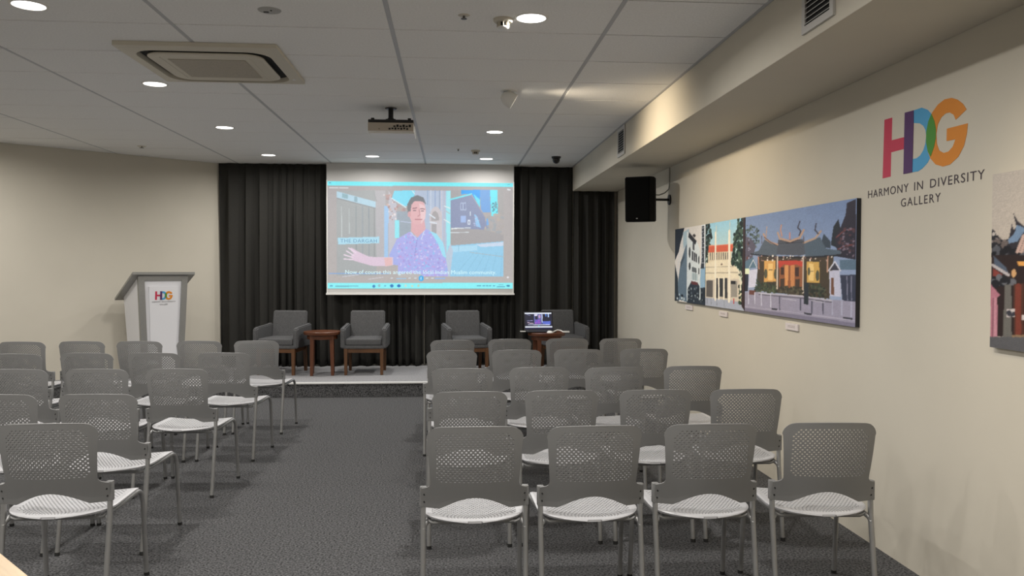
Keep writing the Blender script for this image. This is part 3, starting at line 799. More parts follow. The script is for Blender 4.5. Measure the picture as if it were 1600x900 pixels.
# where the brackets of each chair stand; rows run from the stage to the nearest one
CH_R = [[(.007, 7.20), (.516, 7.281), (1.037, 7.327), (1.522, 7.309)], [(.001, 6.289), (.501, 6.316), (.987, 6.345), (1.513, 6.373)],
        [(.069, 5.175), (.559, 5.218), (1.039, 5.194), (1.563, 5.237)], [(.092, 4.221), (.569, 4.239), (1.063, 4.235), (1.548, 4.232)],
        [(.094, 3.303), (.574, 3.2935), (1.0565, 3.3045), (1.560, 3.300)]]
ROT_R = [[0, 0, 0, 0], [0, 1, 0, 0], [0, 0, 1, 0], [1, 1, 1, -1], [0.3, 1.6, .4, -3.7]]
CH_L = [[(-3.60, 7.18), (-3.125, 7.20), (-2.648, 7.19), (-2.155, 7.20), (-1.673, 7.20)], [(-3.15, 6.19), (-2.665, 6.225), (-2.180, 6.21), (-1.675, 6.205)],
        [(-2.67, 5.27), (-2.186, 5.26), (-1.6995, 5.25)], [(-2.235, 4.25), (-1.752, 4.235)], [(-1.630, 3.466)]]
ROT_L = [[-3, -3, -3, -3, -3], [-3, -3, -3, -3], [-3, -3, -3.2], [-3, -2], [2]]
ROWN = ['farthest row by the stage', 'second row from the stage', 'middle row', 'second nearest row', 'nearest row']
POS4 = ['at the aisle end', 'second from the aisle', 'third from the aisle', 'at the right wall end']
for r, row in enumerate(CH_R):
    for k, (x, y) in enumerate(row):
        place_chair(x, y, math.radians(ROT_R[r][k]), 'grey perforated chair, right block, %s, %s' % (ROWN[r], POS4[k]), 'grey stacking chairs of the right block')
POSL = ['at the aisle end', 'second from the aisle', 'third from the aisle', 'fourth from the aisle', 'fifth from the aisle']
for r, row in enumerate(CH_L):
    for k, (x, y) in enumerate(row[::-1]):
        place_chair(x, y, math.radians(ROT_L[r][len(row)-1-k]), 'grey perforated chair, left block, %s, %s' % (ROWN[r], POSL[k]), 'grey stacking chairs of the left block')

# ------------------------------------------------------------------ armchairs and tables on the stage
def make_armchair():
    """faces -y; origin on the deck under its middle"""
    t = thing('armchair', '', 'armchair')
    bm = bmesh.new(); hexa(bm, [(-.215, .20, .36), (.215, .20, .36), (.215, .27, .36), (-.215, .27, .36)], [(-.212, .27, .745), (.212, .27, .745), (.212, .335, .745), (-.212, .335, .745)])
    bmesh.ops.bevel(bm, geom=bm.edges[:], offset=.014, segments=3, affect='EDGES'); mk('backrest', bm, M_FAB, t, smooth=True)
    bm = B(-.212, .212, -.235, .235, .355, .435, bev=.022, seg=3); mk('seat_cushion', bm, M_FAB, t, smooth=True)
    bm = B(-.245, .245, -.225, .245, .315, .358, bev=.012, seg=2); mk('seat_base', bm, M_FAB, t, smooth=True)
    for s in (-1, 1):
        bm = bmesh.new(); x0, x1 = sorted((s*.215, s*.275))
        pr = [(-.23, .32), (-.235, .50), (-.228, .545), (-.19, .565), (.05, .575), (.20, .582), (.275, .592), (.285, .40), (.25, .32)]
        a = [bm.verts.new((x0, y, z)) for y, z in pr]; b = [bm.verts.new((x1, y, z)) for y, z in pr]
        bm.faces.new(a); bm.faces.new(b[::-1])
        for i in range(len(pr)): bm.faces.new((a[i], b[i], b[(i+1) % len(pr)], a[(i+1) % len(pr)]))
        bmesh.ops.recalc_face_normals(bm, faces=bm.faces[:]); bmesh.ops.bevel(bm, geom=bm.edges[:], offset=.012, segments=2, affect='EDGES')
        mk('armrest', bm, M_FAB, t, smooth=True)
        for y, yb in ((-.20, -.205), (.20, .235)):
            bm = bmesh.new(); q = .021; hexa(bm, [(s*.212-.016, yb-.016, 0), (s*.212+.016, yb-.016, 0), (s*.212+.016, yb+.016, 0), (s*.212-.016, yb+.016, 0)], [(s*.212-q, y-q, .315), (s*.212+q, y-q, .315), (s*.212+q, y+q, .315), (s*.212-q, y+q, .315)])
            mk('leg', bm, M_WOOD2, t)
        mk('apron', B(s*.212-.011, s*.212+.011, -.179, .179, .265, .314, bev=.003), M_WOOD2, t)
    for y in (-.20, .20): mk('apron', B(-.191, .191, y-.011, y+.011, .265, .314, bev=.003), M_WOOD2, t)
    return t
ac0 = make_armchair()
ARM = [(-2.05, 10.03, -9, 'charcoal tweed armchair on stage, leftmost, left of the round wooden table'), (-1.045, 9.99, 0, 'charcoal tweed armchair on stage facing straight out, right of the bare round table'),
       (.182, 10.0, 9, 'charcoal tweed armchair on stage under the right part of the screen'), (1.40, 10.15, 8, 'shaded charcoal armchair behind the laptop table, rightmost on stage')]
for k, (x, y, a, lab) in enumerate(ARM):
    o = ac0 if k == 0 else copy_tree(ac0)
    o.location = (x, y, ZS); o.rotation_euler.z = math.radians(a); o['label'] = lab; o['group'] = 'armchairs on the stage'
def make_table():
    t = thing('side_table', '', 'side table')
    bm = bmesh.new(); lathe(bm, [(0, .478), (.205, .478), (.218, .484), (.222, .497), (.222, .514), (.216, .520), (0, .520)], 40); mk('table_top', bm, M_WOOD, t, smooth=True)
    bm = bmesh.new(); lathe(bm, [(.165, .430), (.180, .430), (.180, .478), (.165, .478), (.165, .430)], 32); mk('apron', bm, M_WOOD, t, smooth=True)
    for k in range(4):
        a = PI/4+k*PI/2+.12; c, s = math.cos(a), math.sin(a); bm = bmesh.new()
        q, p = .024, .017; X, Y = .158*c, .158*s; x, y = .172*c, .172*s
        hexa(bm, [(x-p, y-p, 0), (x+p, y-p, 0), (x+p, y+p, 0), (x-p, y+p, 0)], [(X-q, Y-q, .478), (X+q, Y-q, .478), (X+q, Y+q, .478), (X-q, Y+q, .478)]); mk('leg', bm, M_WOOD, t)
    return t
t1 = make_table(); t1.location = (-1.542, 9.86, ZS); tag(t1, 'bare round reddish wood side table between two stage armchairs', 'side table', 'round side tables on the stage')
t2 = copy_tree(t1); t2.location = (1.125, 9.62, ZS); t2['label'] = 'round reddish wood side table carrying the open laptop'
TZ = ZS+.520
# laptop
lp = thing('laptop', 'open black laptop showing the film, on the round side table', 'laptop', (1.055, 9.62, TZ+.001), math.radians(4))
mk('keyboard_base', B(-.17, .17, -.10, .12, .0, .016, bev=.004), M_BLACK, lp)
mk('keyboard', B(-.145, .145, -.02, .10, .0165, .018), M_DARKM, lp)
R = Matrix.Translation((0, .118, .012)) @ Matrix.Rotation(math.radians(-14), 4, 'X')
lid = mk('lid', B(-.178, .178, 0, .008, 0, .232, bev=.003, M=R), M_BLACK, lp)
im = raster(PRINTS['laptop'], 110, 66, 45.5, 5)
pm = print_mesh('display', im, R @ Vector((-.166, -.0008, .012)), R.to_3x3() @ Vector((.332, 0, 0)), R.to_3x3() @ Vector((0, 0, .208)), print_mat('laptop_display', 1., .95), lid)
bm = bmesh.new(); lathe(bm, [(0, .028), (.018, .026), (.030, .016), (.034, .004), (.030, 0), (0, 0)], 20)
for v in bm.verts: v.co.y *= 1.5
tag(mk('computer_mouse', bm, M_WHITE, None, (1.150, 9.468, TZ), .4, smooth=True), 'white computer mouse beside the laptop on the side table', 'mouse')
ad = thing('cable_adapter', 'white cable with plug hanging over the side table edge', 'cable', (1.10, 9.62, TZ))
bm = bmesh.new(); tube(bm, [(.09, -.12, .008), (.12, -.10, .022), (.15, -.08, .03), (.18, -.085, .026), (.205, -.10, .012), (.222, -.115, .006)], .008, 8); mk('cable', bm, M_WHITE, ad, smooth=True)
mk('plug', B(.205, .285, -.135, -.105, .002, .022, bev=.006), M_WHITE, ad, smooth=True)
ub = thing('usb_adapter', 'small white adapter plugged into the left side of the laptop', 'adapter', (.845, 9.60, TZ+.004))
mk('housing', B(-.035, .028, -.012, .012, 0, .012, bev=.003), M_WHITE, ub); mk('connector', B(.028, .0375, -.006, .006, .003, .009), M_LEG, ub)

# ------------------------------------------------------------------ lectern
th = math.radians(38)
lc = thing('lectern', 'white lectern with aluminium frame and slanted top before the left wall', 'lectern', (-3.527, 9.30, ZS), th)
ZT = 1.386-ZS
# local: x to the right along the front, y to the back, front edge of the top at y = 0
def top_z(y, o=0): return ZT-.305*y/.64-o
bm = bmesh.new(); hexa(bm, [(0, 0, ZT-.028), (.69, 0, ZT-.028), (.69, .64, top_z(.64, .028)), (0, .64, top_z(.64, .028))], [(0, 0, ZT), (.69, 0, ZT), (.69, .64, top_z(.64)), (0, .64, top_z(.64))]); mk('top_plate', bm, M_STEEL, lc)
def bx_(x): return x
yb = .56
BT = [(.075, .045), (.615, .045), (.615, yb), (.075, yb)]; BB = [(.125, .075), (.565, .075), (.565, yb-.03), (.125, yb-.03)]
def lerp(p, q, t): return (p[0]+(q[0]-p[0])*t, p[1]+(q[1]-p[1])*t)
bm = bmesh.new(); hexa(bm, [(x, y, .03) for x, y in BB], [(x, y, top_z(y, .029)) for x, y in BT]); mk('body', bm, M_LECT, lc)
mk('base', B(.09, .60, .05, yb, 0, .03, bev=.004), M_STEEL, lc)
for i, s in ((0, 1), (1, -1)):                      # front corner posts
    b, t = BB[i], BT[i]; bm = bmesh.new(); wv = .062*s
    hexa(bm, [(b[0]-.006*s, b[1]-.012, .03), (b[0]+wv, b[1]-.012, .03), (b[0]+wv, b[1]+.02, .03), (b[0]-.006*s, b[1]+.03, .03)], [(t[0]-.006*s, t[1]-.012, ZT-.05), (t[0]+wv, t[1]-.012, ZT-.05), (t[0]+wv, t[1]+.02, ZT-.055), (t[0]-.006*s, t[1]+.03, ZT-.06)]); mk('corner_post', bm, M_STEEL, lc)
bm = bmesh.new(); hexa(bm, [(.08, .035, ZT-.10), (.61, .035, ZT-.10), (.61, .06, ZT-.10), (.08, .06, ZT-.10)], [(.072, .031, ZT-.045), (.618, .031, ZT-.045), (.618, .06, ZT-.058), (.072, .06, ZT-.058)]); mk('top_rail', bm, M_STEEL, lc)
bm = bmesh.new(); hexa(bm, [(.212, .055, .05), (.478, .055, .05), (.478, .08, .05), (.212, .08, .05)], [(.185, .022, ZT-.165), (.505, .022, ZT-.165), (.505, .05, ZT-.165), (.185, .05, ZT-.165)]); fp = mk('front_panel', bm, M_LECT, lc)

# emblem: the letters, used on the wall and on the lectern
LM = dict(h=mat('vinyl_red', srgb((192, 48, 78)), .5), pur=mat('vinyl_purple', srgb((78, 38, 96)), .5), d=mat('vinyl_blue', srgb((72, 156, 204)), .5), g=mat('vinyl_orange', srgb((214, 132, 28)), .5), gr=mat('vinyl_green', srgb((66, 138, 40)), .5))
NM = dict(h='letter_h', pur='letter_overlap', d='letter_d', g='letter_g', gr='letter_overlap')
def emblem(parent, f, lift):
    for q, k in enumerate(('h', 'd', 'g', 'pur', 'gr')):
        hh = .0006+.0005*(q if q < 3 else 4)
        bm = bmesh.new(); hexa(bm, [f(a, b, .0001) for a, b in HDG[k]], [f(a, b, hh*lift) for a, b in HDG[k]])
        bm.normal_update(); bmesh.ops.triangulate(bm, faces=[x for x in bm.faces if len(x.verts) > 4], ngon_method='EAR_CLIP'); mk(NM[k], bm, LM[k], parent)
# front panel plane of the lectern: bottom y .055 at z .05, top y .022 at ZT-.165
sl = (.022-.055)/(ZT-.165-.05)
def on_panel(x, z, h): return (x, .055+(z-.05)*sl-h, z)
k = .20/.70; emblem(fp, lambda a, b, h: on_panel(.345-(a-3.68)*k*1.0, ZT-.268+(b-2.05)*k*1.15, h), 2.)
def panel_text(name, s, wd, zz, hh, xc=.345):
    o = text_mesh(name, s, hh, M_TXT, fp, spacing=1.15, width=wd)
    o.matrix_local = Matrix.Translation(on_panel(xc, zz, .0012)) @ Matrix.Rotation(PI/2, 4, 'X')
for s_, xc, wd in (('HARMONY', .262, .094), ('IN', .332, .02), ('DIVERSITY', .413, .124)): panel_text('lettering', s_, wd, ZT-.345, .014, xc)
panel_text('lettering', 'GALLERY', .09, ZT-.375, .014)
# ------------------------------------------------------------------ projection screen
YS = 10.53
sc = thing('projection_screen', 'large white projection screen showing a man in a patterned shirt with subtitles', 'screen', (0, 0, 0))
M_FABW = mat('screen_fabric', (.62, .61, .60), .8)
mk('fabric', B(-1.592, .800, YS, YS+.004, 1.115, H-.002), M_FABW, sc)
mk('bottom_bar', B(-1.60, .812, YS-.012, YS+.014, 1.094, 1.118, bev=.004), M_WHITE, sc)
for x in (-1.586, .795): mk('side_edge', B(x-.007, x+.007, YS-.001, YS-.0004, 1.118, 2.56), M_WHITE, sc)
im = raster(PRINTS['screen'], 420, 240, 289., 3, .012)
pic = print_mesh('projected_picture', im, (-1.579, YS-.0025, 1.176), (2.367, 0, 0), (0, 0, 1.365), print_mat('projected_light', 1., SCREEN_E), sc)
M_SUB = mat('subtitle_light', (.1, .1, .1), .8, emit=srgb((214, 250, 254)), estr=.95)
M_SGN = mat('sign_letter_shade', (.05, .05, .05), .8, emit=srgb((104, 150, 186)), estr=SCREEN_E)
def screen_text(s, xc, z, hgt, wd, m, sp=1.):
    o = text_mesh('subtitle', s, hgt, m, pic, spacing=sp, width=wd, extr=.0004); o.matrix_local = Matrix.Translation((xc, YS-.0031, z)) @ Matrix.Rotation(PI/2, 4, 'X')
screen_text('Now of course this angered the local Indian Muslim community.', -.393, 1.363, .050, 1.93, M_SUB)
screen_text('THE DARGAH', -1.185, 1.764, .044, .46, M_SGN, 1.1)

# ------------------------------------------------------------------ ceiling fittings
M_LENS = mat('downlight_lens', (.9, .9, .9), .4, emit=(1, .97, .92), estr=6)
def downlight(x, y, lab, on=True, group='recessed ceiling downlights'):
    t = thing('downlight', lab, 'ceiling light', (x, y, H), 0, group)
    bm = bmesh.new(); lathe(bm, [(.078, .004), (.078, -.004), (.084, -.006), (.092, -.003), (.094, 0), (.094, .004)], 32); mk('trim_ring', bm, M_WHITE, t, smooth=True)
    bm = bmesh.new(); lathe(bm, [(0, -.0005), (.0785, -.0005), (.0785, .003), (0, .003)], 32); mk('lens', bm, M_LENS if on else M_OFFW, t)
    if on:
        L = bpy.data.lights.new('downlight_lamp', 'AREA'); L.shape = 'DISK'; L.size = .15; L.energy = DOWN_W*(.62 if y > 9 else .88 if y > 7.5 else 1.0);   # the row over the stage is dimmed for the film
        L.color = (1.0, .962, .905); L.spread = math.radians(170)
        o = bpy.data.objects.new('lamp', L); COL.objects.link(o); o.parent = t; o.location = (0, 0, -.008)
    return t
DL = [(-2.155, 4.358, 'glowing round downlight at the top left corner of the view'), (-2.159, 6.140, 'glowing round downlight just beyond the ceiling air conditioner'), (-2.163, 7.979, 'glowing round downlight, third in the left line of lights'),
      (-2.170, 9.872, 'glowing round downlight above the left curtain'), (-.948, 9.864, 'glowing round downlight above the left half of the screen'), (.421, 4.356, 'large glowing downlight beside the near smoke detector'),
      (.417, 7.996, 'glowing round downlight between the wall spotlight and the stage'), (.419, 9.959, 'glowing round downlight above the right half of the screen')]
for x, y, l in DL: downlight(x, y, l)
for x, y, w_ in ((-2.155, 2.53, 'above the nearest left chair'), (.421, 2.53, 'above the nearest right chairs'), (-2.155, .70, 'left of the viewer'), (.421, .70, 'right of the viewer'), (-2.155, -1.13, 'behind the viewer, on the left'), (.421, -1.13, 'behind the viewer, on the right'),
                 (-4.65, 4.358, 'added at the far left, third from the back'), (-4.65, 6.14, 'added at the far left, fourth from the back'), (-4.65, 2.53, 'added at the far left, second from the back'), (-4.65, 7.98, 'beside the left wall'), (-4.65, .70, 'added at the far left, nearest the back wall')):  # the far-left lamps except the wall-side one are added to light the room
    downlight(x, y, 'round downlight out of view '+w_, group='downlights outside the view')
# unlit flush disc
t = thing('ceiling_sensor', 'flat round white sensor disc in the near ceiling, unlit', 'sensor', (-.946, 4.341, H))
bm = bmesh.new(); lathe(bm, [(0, -.006), (.050, -.006), (.058, -.003), (.060, 0)], 28); mk('disc', bm, mat('sensor_grey', (.42, .42, .41), .5), t, smooth=True)
mk('slot', B(-.032, -.006, .004, .016, -.0085, -.005), M_DARKM, t); mk('slot', B(.008, .016, -.022, -.012, -.0085, -.005), M_DARKM, t)
def smoke(x, y, lab):
    t = thing('smoke_detector', lab, 'smoke detector', (x, y, H), 0, 'smoke detectors')
    bm = bmesh.new(); lathe(bm, [(0, -.018), (.046, -.018), (.053, -.010), (.053, 0)], 28); mk('base', bm, M_OFFW, t, smooth=True)
    bm = bmesh.new(); lathe(bm, [(0, -.052), (.022, -.052), (.030, -.046), (.030, -.042)], 24); mk('cap', bm, M_WHITE, t, smooth=True)
    for k in range(8):
        a = k*PI/4; mk('rib', B(.022, .034, -.003, .003, -.044, -.016, M=Matrix.Rotation(a, 4, 'Z')), M_OFFW, t)
    bm = bmesh.new(); lathe(bm, [(0, -.044), (.02, -.044), (.02, -.017)], 16); mk('chamber', bm, M_DARKM, t)
smoke(.273, 4.39, 'white smoke detector on the ceiling beside the large near downlight'); smoke(.266, 9.27, 'small white smoke detector on the ceiling near the screen')
def sprinkler(x, y, lab, r=.032):
    t = thing('sprinkler', lab, 'sprinkler', (x, y, H), 0, 'ceiling sprinklers')
    bm = bmesh.new(); lathe(bm, [(0, -.003), (r*.8, -.004), (r, 0)], 20); mk('plate', bm, M_OFFW, t, smooth=True)
    bm = bmesh.new(); lathe(bm, [(0, -.022), (r*.5, -.020), (r*.5, -.017), (.006, -.016), (.006, -.003)], 12); mk('deflector', bm, mat('sprinkler_metal', (.16, .15, .14), .4, metal=.8), t)
sprinkler(.062, 4.342, 'tiny ceiling sprinkler left of the near smoke detector'); sprinkler(-3.416, 9.30, 'tiny ceiling sprinkler near the left cream wall', .05); sprinkler(.07, 9.189, 'tiny ceiling sprinkler beside the far smoke detector', .02)
# dome camera
t = thing('dome_camera', 'black dome security camera on the ceiling near the bulkhead', 'camera', (1.243, 9.70, H))
bm = bmesh.new(); lathe(bm, [(0, -.02), (.052, -.02), (.058, 0)], 24); mk('base', bm, M_BLACK, t, smooth=True)
bm = bmesh.new(); lathe(bm, [(.044, -.02), (.044, -.045), (.034, -.068), (.016, -.080), (0, -.083)], 24); mk('dome', bm, mat('dome_glass', (.01, .01, .012), .12), t, smooth=True)
bm = bmesh.new(); tube(bm, [(0, -.034, -.045), (0, -.047, -.05)], .014, 14); mk('lens', bm, M_RUB, t)
# wall spotlights
def spotlight(x, y, target, lab, power, cone=104):
    t = thing('spotlight', lab, 'spotlight', (x, y, H), 0, 'wall spotlights')
    bm = bmesh.new(); lathe(bm, [(.040, .004), (.040, -.003), (.062, -.004), (.066, 0)], 28); mk('ring', bm, M_WHITE, t, smooth=True)
    bm = bmesh.new(); tube(bm, [(0, 0, .002), (0, 0, -.03)], .016, 12); mk('stem', bm, M_WHITE, t)
    d = (Vector(target)-Vector((x, y, H-.06))).normalized(); q = d.to_track_quat('-Z', 'Y').to_matrix().to_4x4(); M = Matrix.Translation((0, 0, -.060)) @ q
    bm = bmesh.new(); lathe(bm, [(0, .062), (.028, .055), (.048, .030), (.058, 0), (.060, -.045), (.055, -.045), (.050, -.030)], 28); bm.transform(M); hd = mk('head', bm, M_WHITE, t, smooth=True)
    bm = bmesh.new(); lathe(bm, [(0, -.032), (.052, -.032)], 24); bm.transform(M); mk('lens', bm, mat('spot_lens', (.9, .9, .9), .4, emit=(1, .9, .72), estr=8), hd)
    L = bpy.data.lights.new('spot_lamp', 'SPOT'); L.energy = power; L.color = (1.0, .83, .60); L.spot_size = math.radians(cone); L.spot_blend = 1.0; L.shadow_soft_size = .035
    o = bpy.data.objects.new('lamp', L); COL.objects.link(o); o.parent = t; o.matrix_local = M @ Matrix.Translation((0, 0, -.065))
spotlight(.426, 6.148, (2.196, 6.2, 1.68), 'white tilted spotlight under the ceiling aimed at the wall pictures', SPOT_W)
spotlight(.95, 2.35, (2.196, 2.40, 1.25), 'white tilted spotlight out of view aimed at the near wall picture', SPOT_W*.50, 78)
# air conditioner
t = thing('ceiling_air_conditioner', 'square ivory ceiling cassette air conditioner with black air slots', 'air conditioner', (-1.525, 5.465, H))
def rrect(hx, hy, r, n=8):
    o = []
    for cx, cy, a0 in ((hx-r, hy-r, 0), (-hx+r, hy-r, PI/2), (-hx+r, -hy+r, PI), (hx-r, -hy+r, 1.5*PI)): o += [(cx+r*math.cos(a0+PI/2*k/n), cy+r*math.sin(a0+PI/2*k/n)) for k in range(n+1)]
    return o
def ring(bm, a, za, b, zb_):
    A = [bm.verts.new((x, y, za)) for x, y in a]; C = [bm.verts.new((x, y, zb_)) for x, y in b]
    for i in range(len(A)): bm.faces.new((A[i], A[(i+1) % len(A)], C[(i+1) % len(A)], C[i]))
s_ = .478; o_ = rrect(s_, s_, .012); i_ = rrect(.405, .405, .14)
bm = bmesh.new(); ring(bm, o_, -.001, o_, -.026); ring(bm, o_, -.026, i_, -.036); ring(bm, i_, -.036, rrect(.402, .402, .138), -.003); mk('panel_frame', bm, M_OFFW, t, smooth=True)
bm = bmesh.new(); prism(bm, rrect(.401, .401, .137), -.006, -.003); ring(bm, rrect(.350, .350, .11), -.006, rrect(.350, .350, .11), -.034); mk('air_slot', bm, M_DARKM, t)
bm = bmesh.new(); ring(bm, rrect(.351, .351, .11), -.030, rrect(.351, .351, .11), -.036); ring(bm, rrect(.351, .351, .11), -.036, rrect(.335, .335, .10), -.042)
v = [bm.verts.new((x, y, -.042)) for x, y in rrect(.335, .335, .10)]; bm.faces.new(v); mk('centre_panel', bm, M_OFFW, t, smooth=True)
mk('grille', B(-.235, .235, -.235, .235, -.045, -.0415, bev=.003), mat('grille_beige', (.42, .38, .31), .6, noise=(120, .1, 2)), t)
for sx in (-1, 1): mk('grille_edge', B(sx*.272-.003, sx*.272+.003, -.27, .27, -.0440, -.0415), M_OFFW, t)
bm = bmesh.new(); lathe(bm, [(0, -.040), (.014, -.038), (.018, -.032)], 16, (.435, -.32+.62, 0)); mk('indicator', bm, M_WHITE, t, smooth=True)
# projector
t = thing('projector', 'white ceiling projector with black mount, seen from behind', 'projector', (-.500, 6.75, 0))
PB = mat('projector_beige', (.50, .44, .37), .5)
mk('body', B(-.188, .188, .004, .31, 2.556, 2.632, bev=.012), M_WHITE, t, smooth=True)
bp_ = mk('rear_panel', B(-.186, .186, -.004, .008, 2.562, 2.630, bev=.003), PB, t)
random.seed(3)
for k in range(7): x = -.010+k*.024; mk('socket', B(x-.008, x+.008, -.0065, -.003, 2.572+.004*(k % 2), 2.586+.002*(k % 3)), M_DARKM, bp_)
for k in range(6): x = .03+k*.025; mk('socket', B(x-.009, x+.009, -.0065, -.003, 2.594, 2.606+.008*(k % 2)), M_DARKM, bp_)
mk('socket', B(-.098, -.091, -.0065, -.003, 2.574, 2.581), M_DARKM, bp_)
mk('skirt', B(-.180, .192, .02, .30, 2.545, 2.557, bev=.004), M_WHITE, t)
mt_ = mk('mount_plate', B(-.185, .185, .0, .22, 2.633, 2.656, bev=.006), M_BLACK, t)
for x in (-.15, .15): mk('mount_foot', B(x-.013, x+.013, .02, .06, 2.656, 2.672, bev=.003), M_BLACK, mt_)
bm = bmesh.new(); tube(bm, [(-.01, .14, 2.655), (-.01, .14, 2.69), (-.01, .14, 2.692), (-.01, .15, H-.002)], [.030, .026, .021, .021], 14); mk('mount_pole', bm, M_BLACK, t, smooth=True)
bm = bmesh.new(); lathe(bm, [(0, -.012), (.045, -.010), (.050, 0)], 20, (-.01, .15, H)); mk('ceiling_plate', bm, M_BLACK, t)
bm = bmesh.new(); tube(bm, [(-.05, .13, 2.675), (.03, .13, 2.675)], .009, 8); mk('joint', bm, M_BLACK, t)
bm = bmesh.new(); tube(bm, [(.08, .30, 2.60), (.08, .325, 2.60)], .035, 20); mk('projector_lens', bm, M_BLACK, t)

# ------------------------------------------------------------------ bulkhead vents
def vent(y0, y1, z0, z1, lab):
    t = thing('air_vent', lab, 'vent', (XB, (y0+y1)/2, z0), 0, 'bulkhead air vents'); a = (y1-y0)/2; h = z1-z0; fr = .032
    mk('backing', B(-.004, -.0005, -a+.005, a-.005, .005, h-.005), M_DARKM, t)
    bm = bmesh.new()
    box(bm, -.012, -.0005, -a, a, 0, fr); box(bm, -.012, -.0005, -a, a, h-fr, h); box(bm, -.012, -.0005, -a, -a+fr, fr, h-fr); box(bm, -.012, -.0005, a-fr, a, fr, h-fr); mk('frame', bm, mat('vent_grey', (.52, .51, .49), .5), t)
    n = 9
    for k in range(n):
        z = fr+(h-2*fr)*(k+.5)/n; M = Matrix.Translation((-.008, 0, z)) @ Matrix.Rotation(math.radians(-38), 4, 'Y')
        mk('slat', B(-.010, .010, -a+fr, a-fr, -.0015, .0015, M=M), mat('vent_grey', (.5, .5, .5)), t)
vent(7.42, 7.74, 2.500, H-.008, 'small louvred vent on the far bulkhead face near the spotlight patch'); vent(3.307, 3.612, 2.500, 2.766, 'louvred vent on the near bulkhead at the top of the view')

# ------------------------------------------------------------------ loudspeaker on the right wall
t = thing('loudspeaker', 'black loudspeaker on a bracket on the right wall', 'loudspeaker', (1.885, 7.98, 1.905))
Rz = Matrix.Rotation(math.radians(-28), 4, 'Z') @ Matrix.Rotation(math.radians(3), 4, 'X')
pl = [(-.135, -.14), (.115, -.14), (.135, -.02), (.105, .15), (-.105, .15), (-.135, -.02)]
bm = bmesh.new(); prism(bm, pl, 0, .44); bmesh.ops.bevel(bm, geom=bm.edges[:], offset=.008, segments=2, affect='EDGES'); bm.transform(Rz); cab = mk('cabinet', bm, mat('speaker_black', (.004, .004, .0045), .75, spec=.2), t)
bm = B(-.125, .105, -.146, -.139, .012, .428, bev=.004); bm.transform(Rz); mk('grille', bm, mat('speaker_grille', (.003, .003, .003), .9, spec=.1), cab)
bm = B(-.022, -.006, -.1485, -.145, .030, .038); bm.transform(Rz); mk('badge', bm, mat('badge_grey', (.4, .4, .4), .4), cab)
bm = bmesh.new(); tube(bm, [(.06, .06, .232), (.17, .11, .232), (XR-1.885-.012, .115, .232)], .013, 10); mk('bracket_arm', bm, M_BLACK, t)
bm = bmesh.new(); tube(bm, [(XR-1.885-.014, .115, .232), (XR-1.885-.001, .115, .232)], .052, 20); mk('wall_plate', bm, M_BLACK, t)
bm = bmesh.new(); tube(bm, [(.10, .02, .275), (.19, .08, .275), (.255, .10, .30), (XR-1.885-.012, .115, .34), (XR-1.885-.008, .115, .40), (XR-1.885-.008, .115, ZB-1.907)], .006, 8); mk('cable', bm, mat('cable_grey', (.30, .30, .28), .6), t, smooth=True)

# ------------------------------------------------------------------ pictures on the right wall
XP = 2.171; Z0, Z1 = 1.128, 1.8235
M_EDGE = mat('canvas_edge_dark', (.02, .02, .024), .6)
def picture(key, y0, y1, W, Hh, pxw, gain, lab, seed, edge=None):
    t = thing('wall_picture', lab, 'picture', (XR, (y0+y1)/2, Z0), 0, 'photographs on the right wall'); a = (y0-y1)/2
    mk('canvas', B(XP-XR, -.0005, -a, a, 0, Z1-Z0), edge or M_EDGE, t)
    im = raster(PRINTS[key], W, Hh, pxw, seed)
    print_mesh('photo_print', im, (XP-XR-.0006, a, 0), (0, -2*a, 0), (0, 0, Z1-Z0), print_mat('print_'+key, gain), t)
picture('one', 7.803, 6.851, 120, 150, 46., 1.3, 'photo of a white street building, leftmost and darkest of the wall pictures', 11)
picture('two', 6.841, 5.905, 140, 170, 60., 1.2, 'photo of a cream building with red roof and two spires', 12)
picture('three', 5.897, 4.236, 260, 240, 174., 1.22, 'large photo of a temple with curved roofs and lit doors at dusk', 13)
picture('four', 3.134, 2.10, 220, 240, 80., .95, 'photo of a temple roof and pink tent, cut by the right edge', 14, mat('canvas_edge_light', (.5, .46, .42), .6))
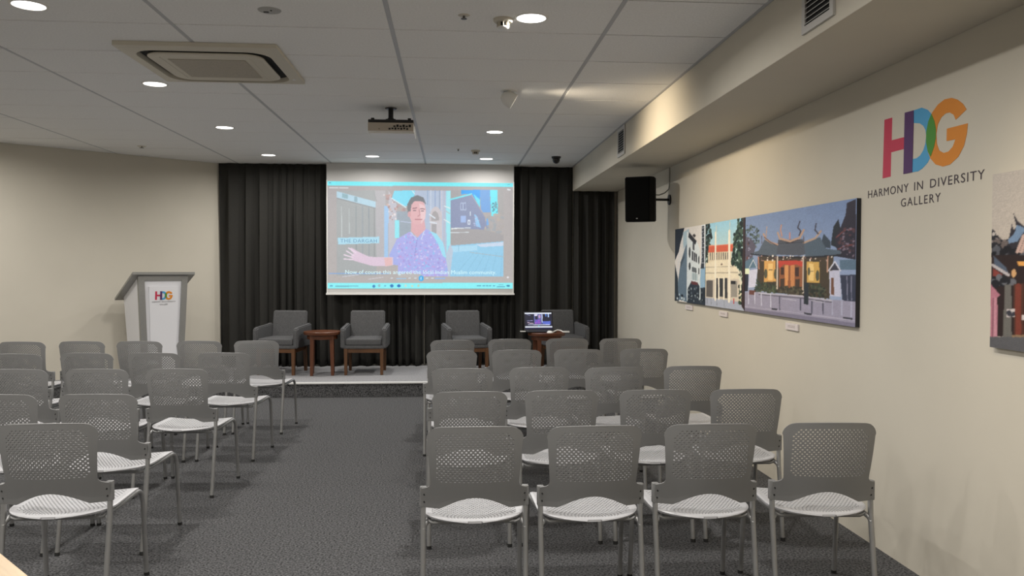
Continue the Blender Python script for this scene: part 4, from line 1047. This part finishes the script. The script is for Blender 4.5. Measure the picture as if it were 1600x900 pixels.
def plaque(y0, y1, z0, z1, lab):
    t = thing('caption_plaque', lab, 'plaque', (XR, (y0+y1)/2, z0), 0, 'caption plaques under the pictures'); a = (y0-y1)/2
    mk('board', B(-.012, -.0005, -a, a, 0, z1-z0, bev=.002), mat('plaque_white', (.72, .66, .66), .5), t)
    for q in (.62, .42): mk('caption_line', B(-.0124, -.0119, -a*.6, a*.6, (z1-z0)*q, (z1-z0)*(q+.06)), mat('caption_ink', (.30, .25, .25), .6), t)
plaque(7.49, 7.27, 1.062, 1.106, 'small white caption plaque under the leftmost wall picture'); plaque(6.52, 6.33, 1.056, 1.098, 'small white caption plaque under the red roof photo'); plaque(5.19, 5.00, 1.046, 1.090, 'small white caption plaque under the large temple photo')
# wall emblem and its lettering
t = thing('wall_emblem', 'HDG letters in red, blue and orange on the right wall', 'wall sign', (XR, 3.68, 1.9))
emblem(t, lambda a, b, h: (-h, a-3.68, b-1.9), 1.)
t = thing('wall_lettering', 'dark HARMONY IN DIVERSITY GALLERY lettering below the emblem', 'wall sign', (XR, 3.696, 1.74))
def wall_text(s, yc, z, hgt, wd, sp):
    o = text_mesh('lettering', s, hgt, M_TXT, t, spacing=sp, width=wd)
    o.matrix_local = Matrix.Translation((-.0008, yc-3.696, z-1.74)) @ Matrix.Rotation(-PI/2, 4, 'Z') @ Matrix.Rotation(PI/2, 4, 'X')
for s_, ya, yb_ in (('HARMONY', 4.167, 3.785), ('IN', 3.734, 3.662), ('DIVERSITY', 3.607, 3.223)): wall_text(s_, (ya+yb_)/2, 1.816, .040, ya-yb_, 1.15)
wall_text('GALLERY', 3.686, 1.747, .040, .325, 1.2)

# ------------------------------------------------------------------ table at the lower left corner of the view
t = thing('wooden_table', 'pale wooden table corner at the lower left edge', 'table', (-1.29, 1.692, 0), math.radians(-47.5))
M_PALE = mat('pale_wood', (.62, .47, .31), .45, noise=(5, .12, 5, (1, 12, 1)))
mk('table_top', B(-.55, .55, -.30, .39, .715, .74, bev=.004), M_PALE, t)
for x in (-.5, .5):
    for y in (-.25, .34): mk('leg', B(x-.022, x+.022, y-.022, y+.022, 0, .715, bev=.003), M_LEG, t)
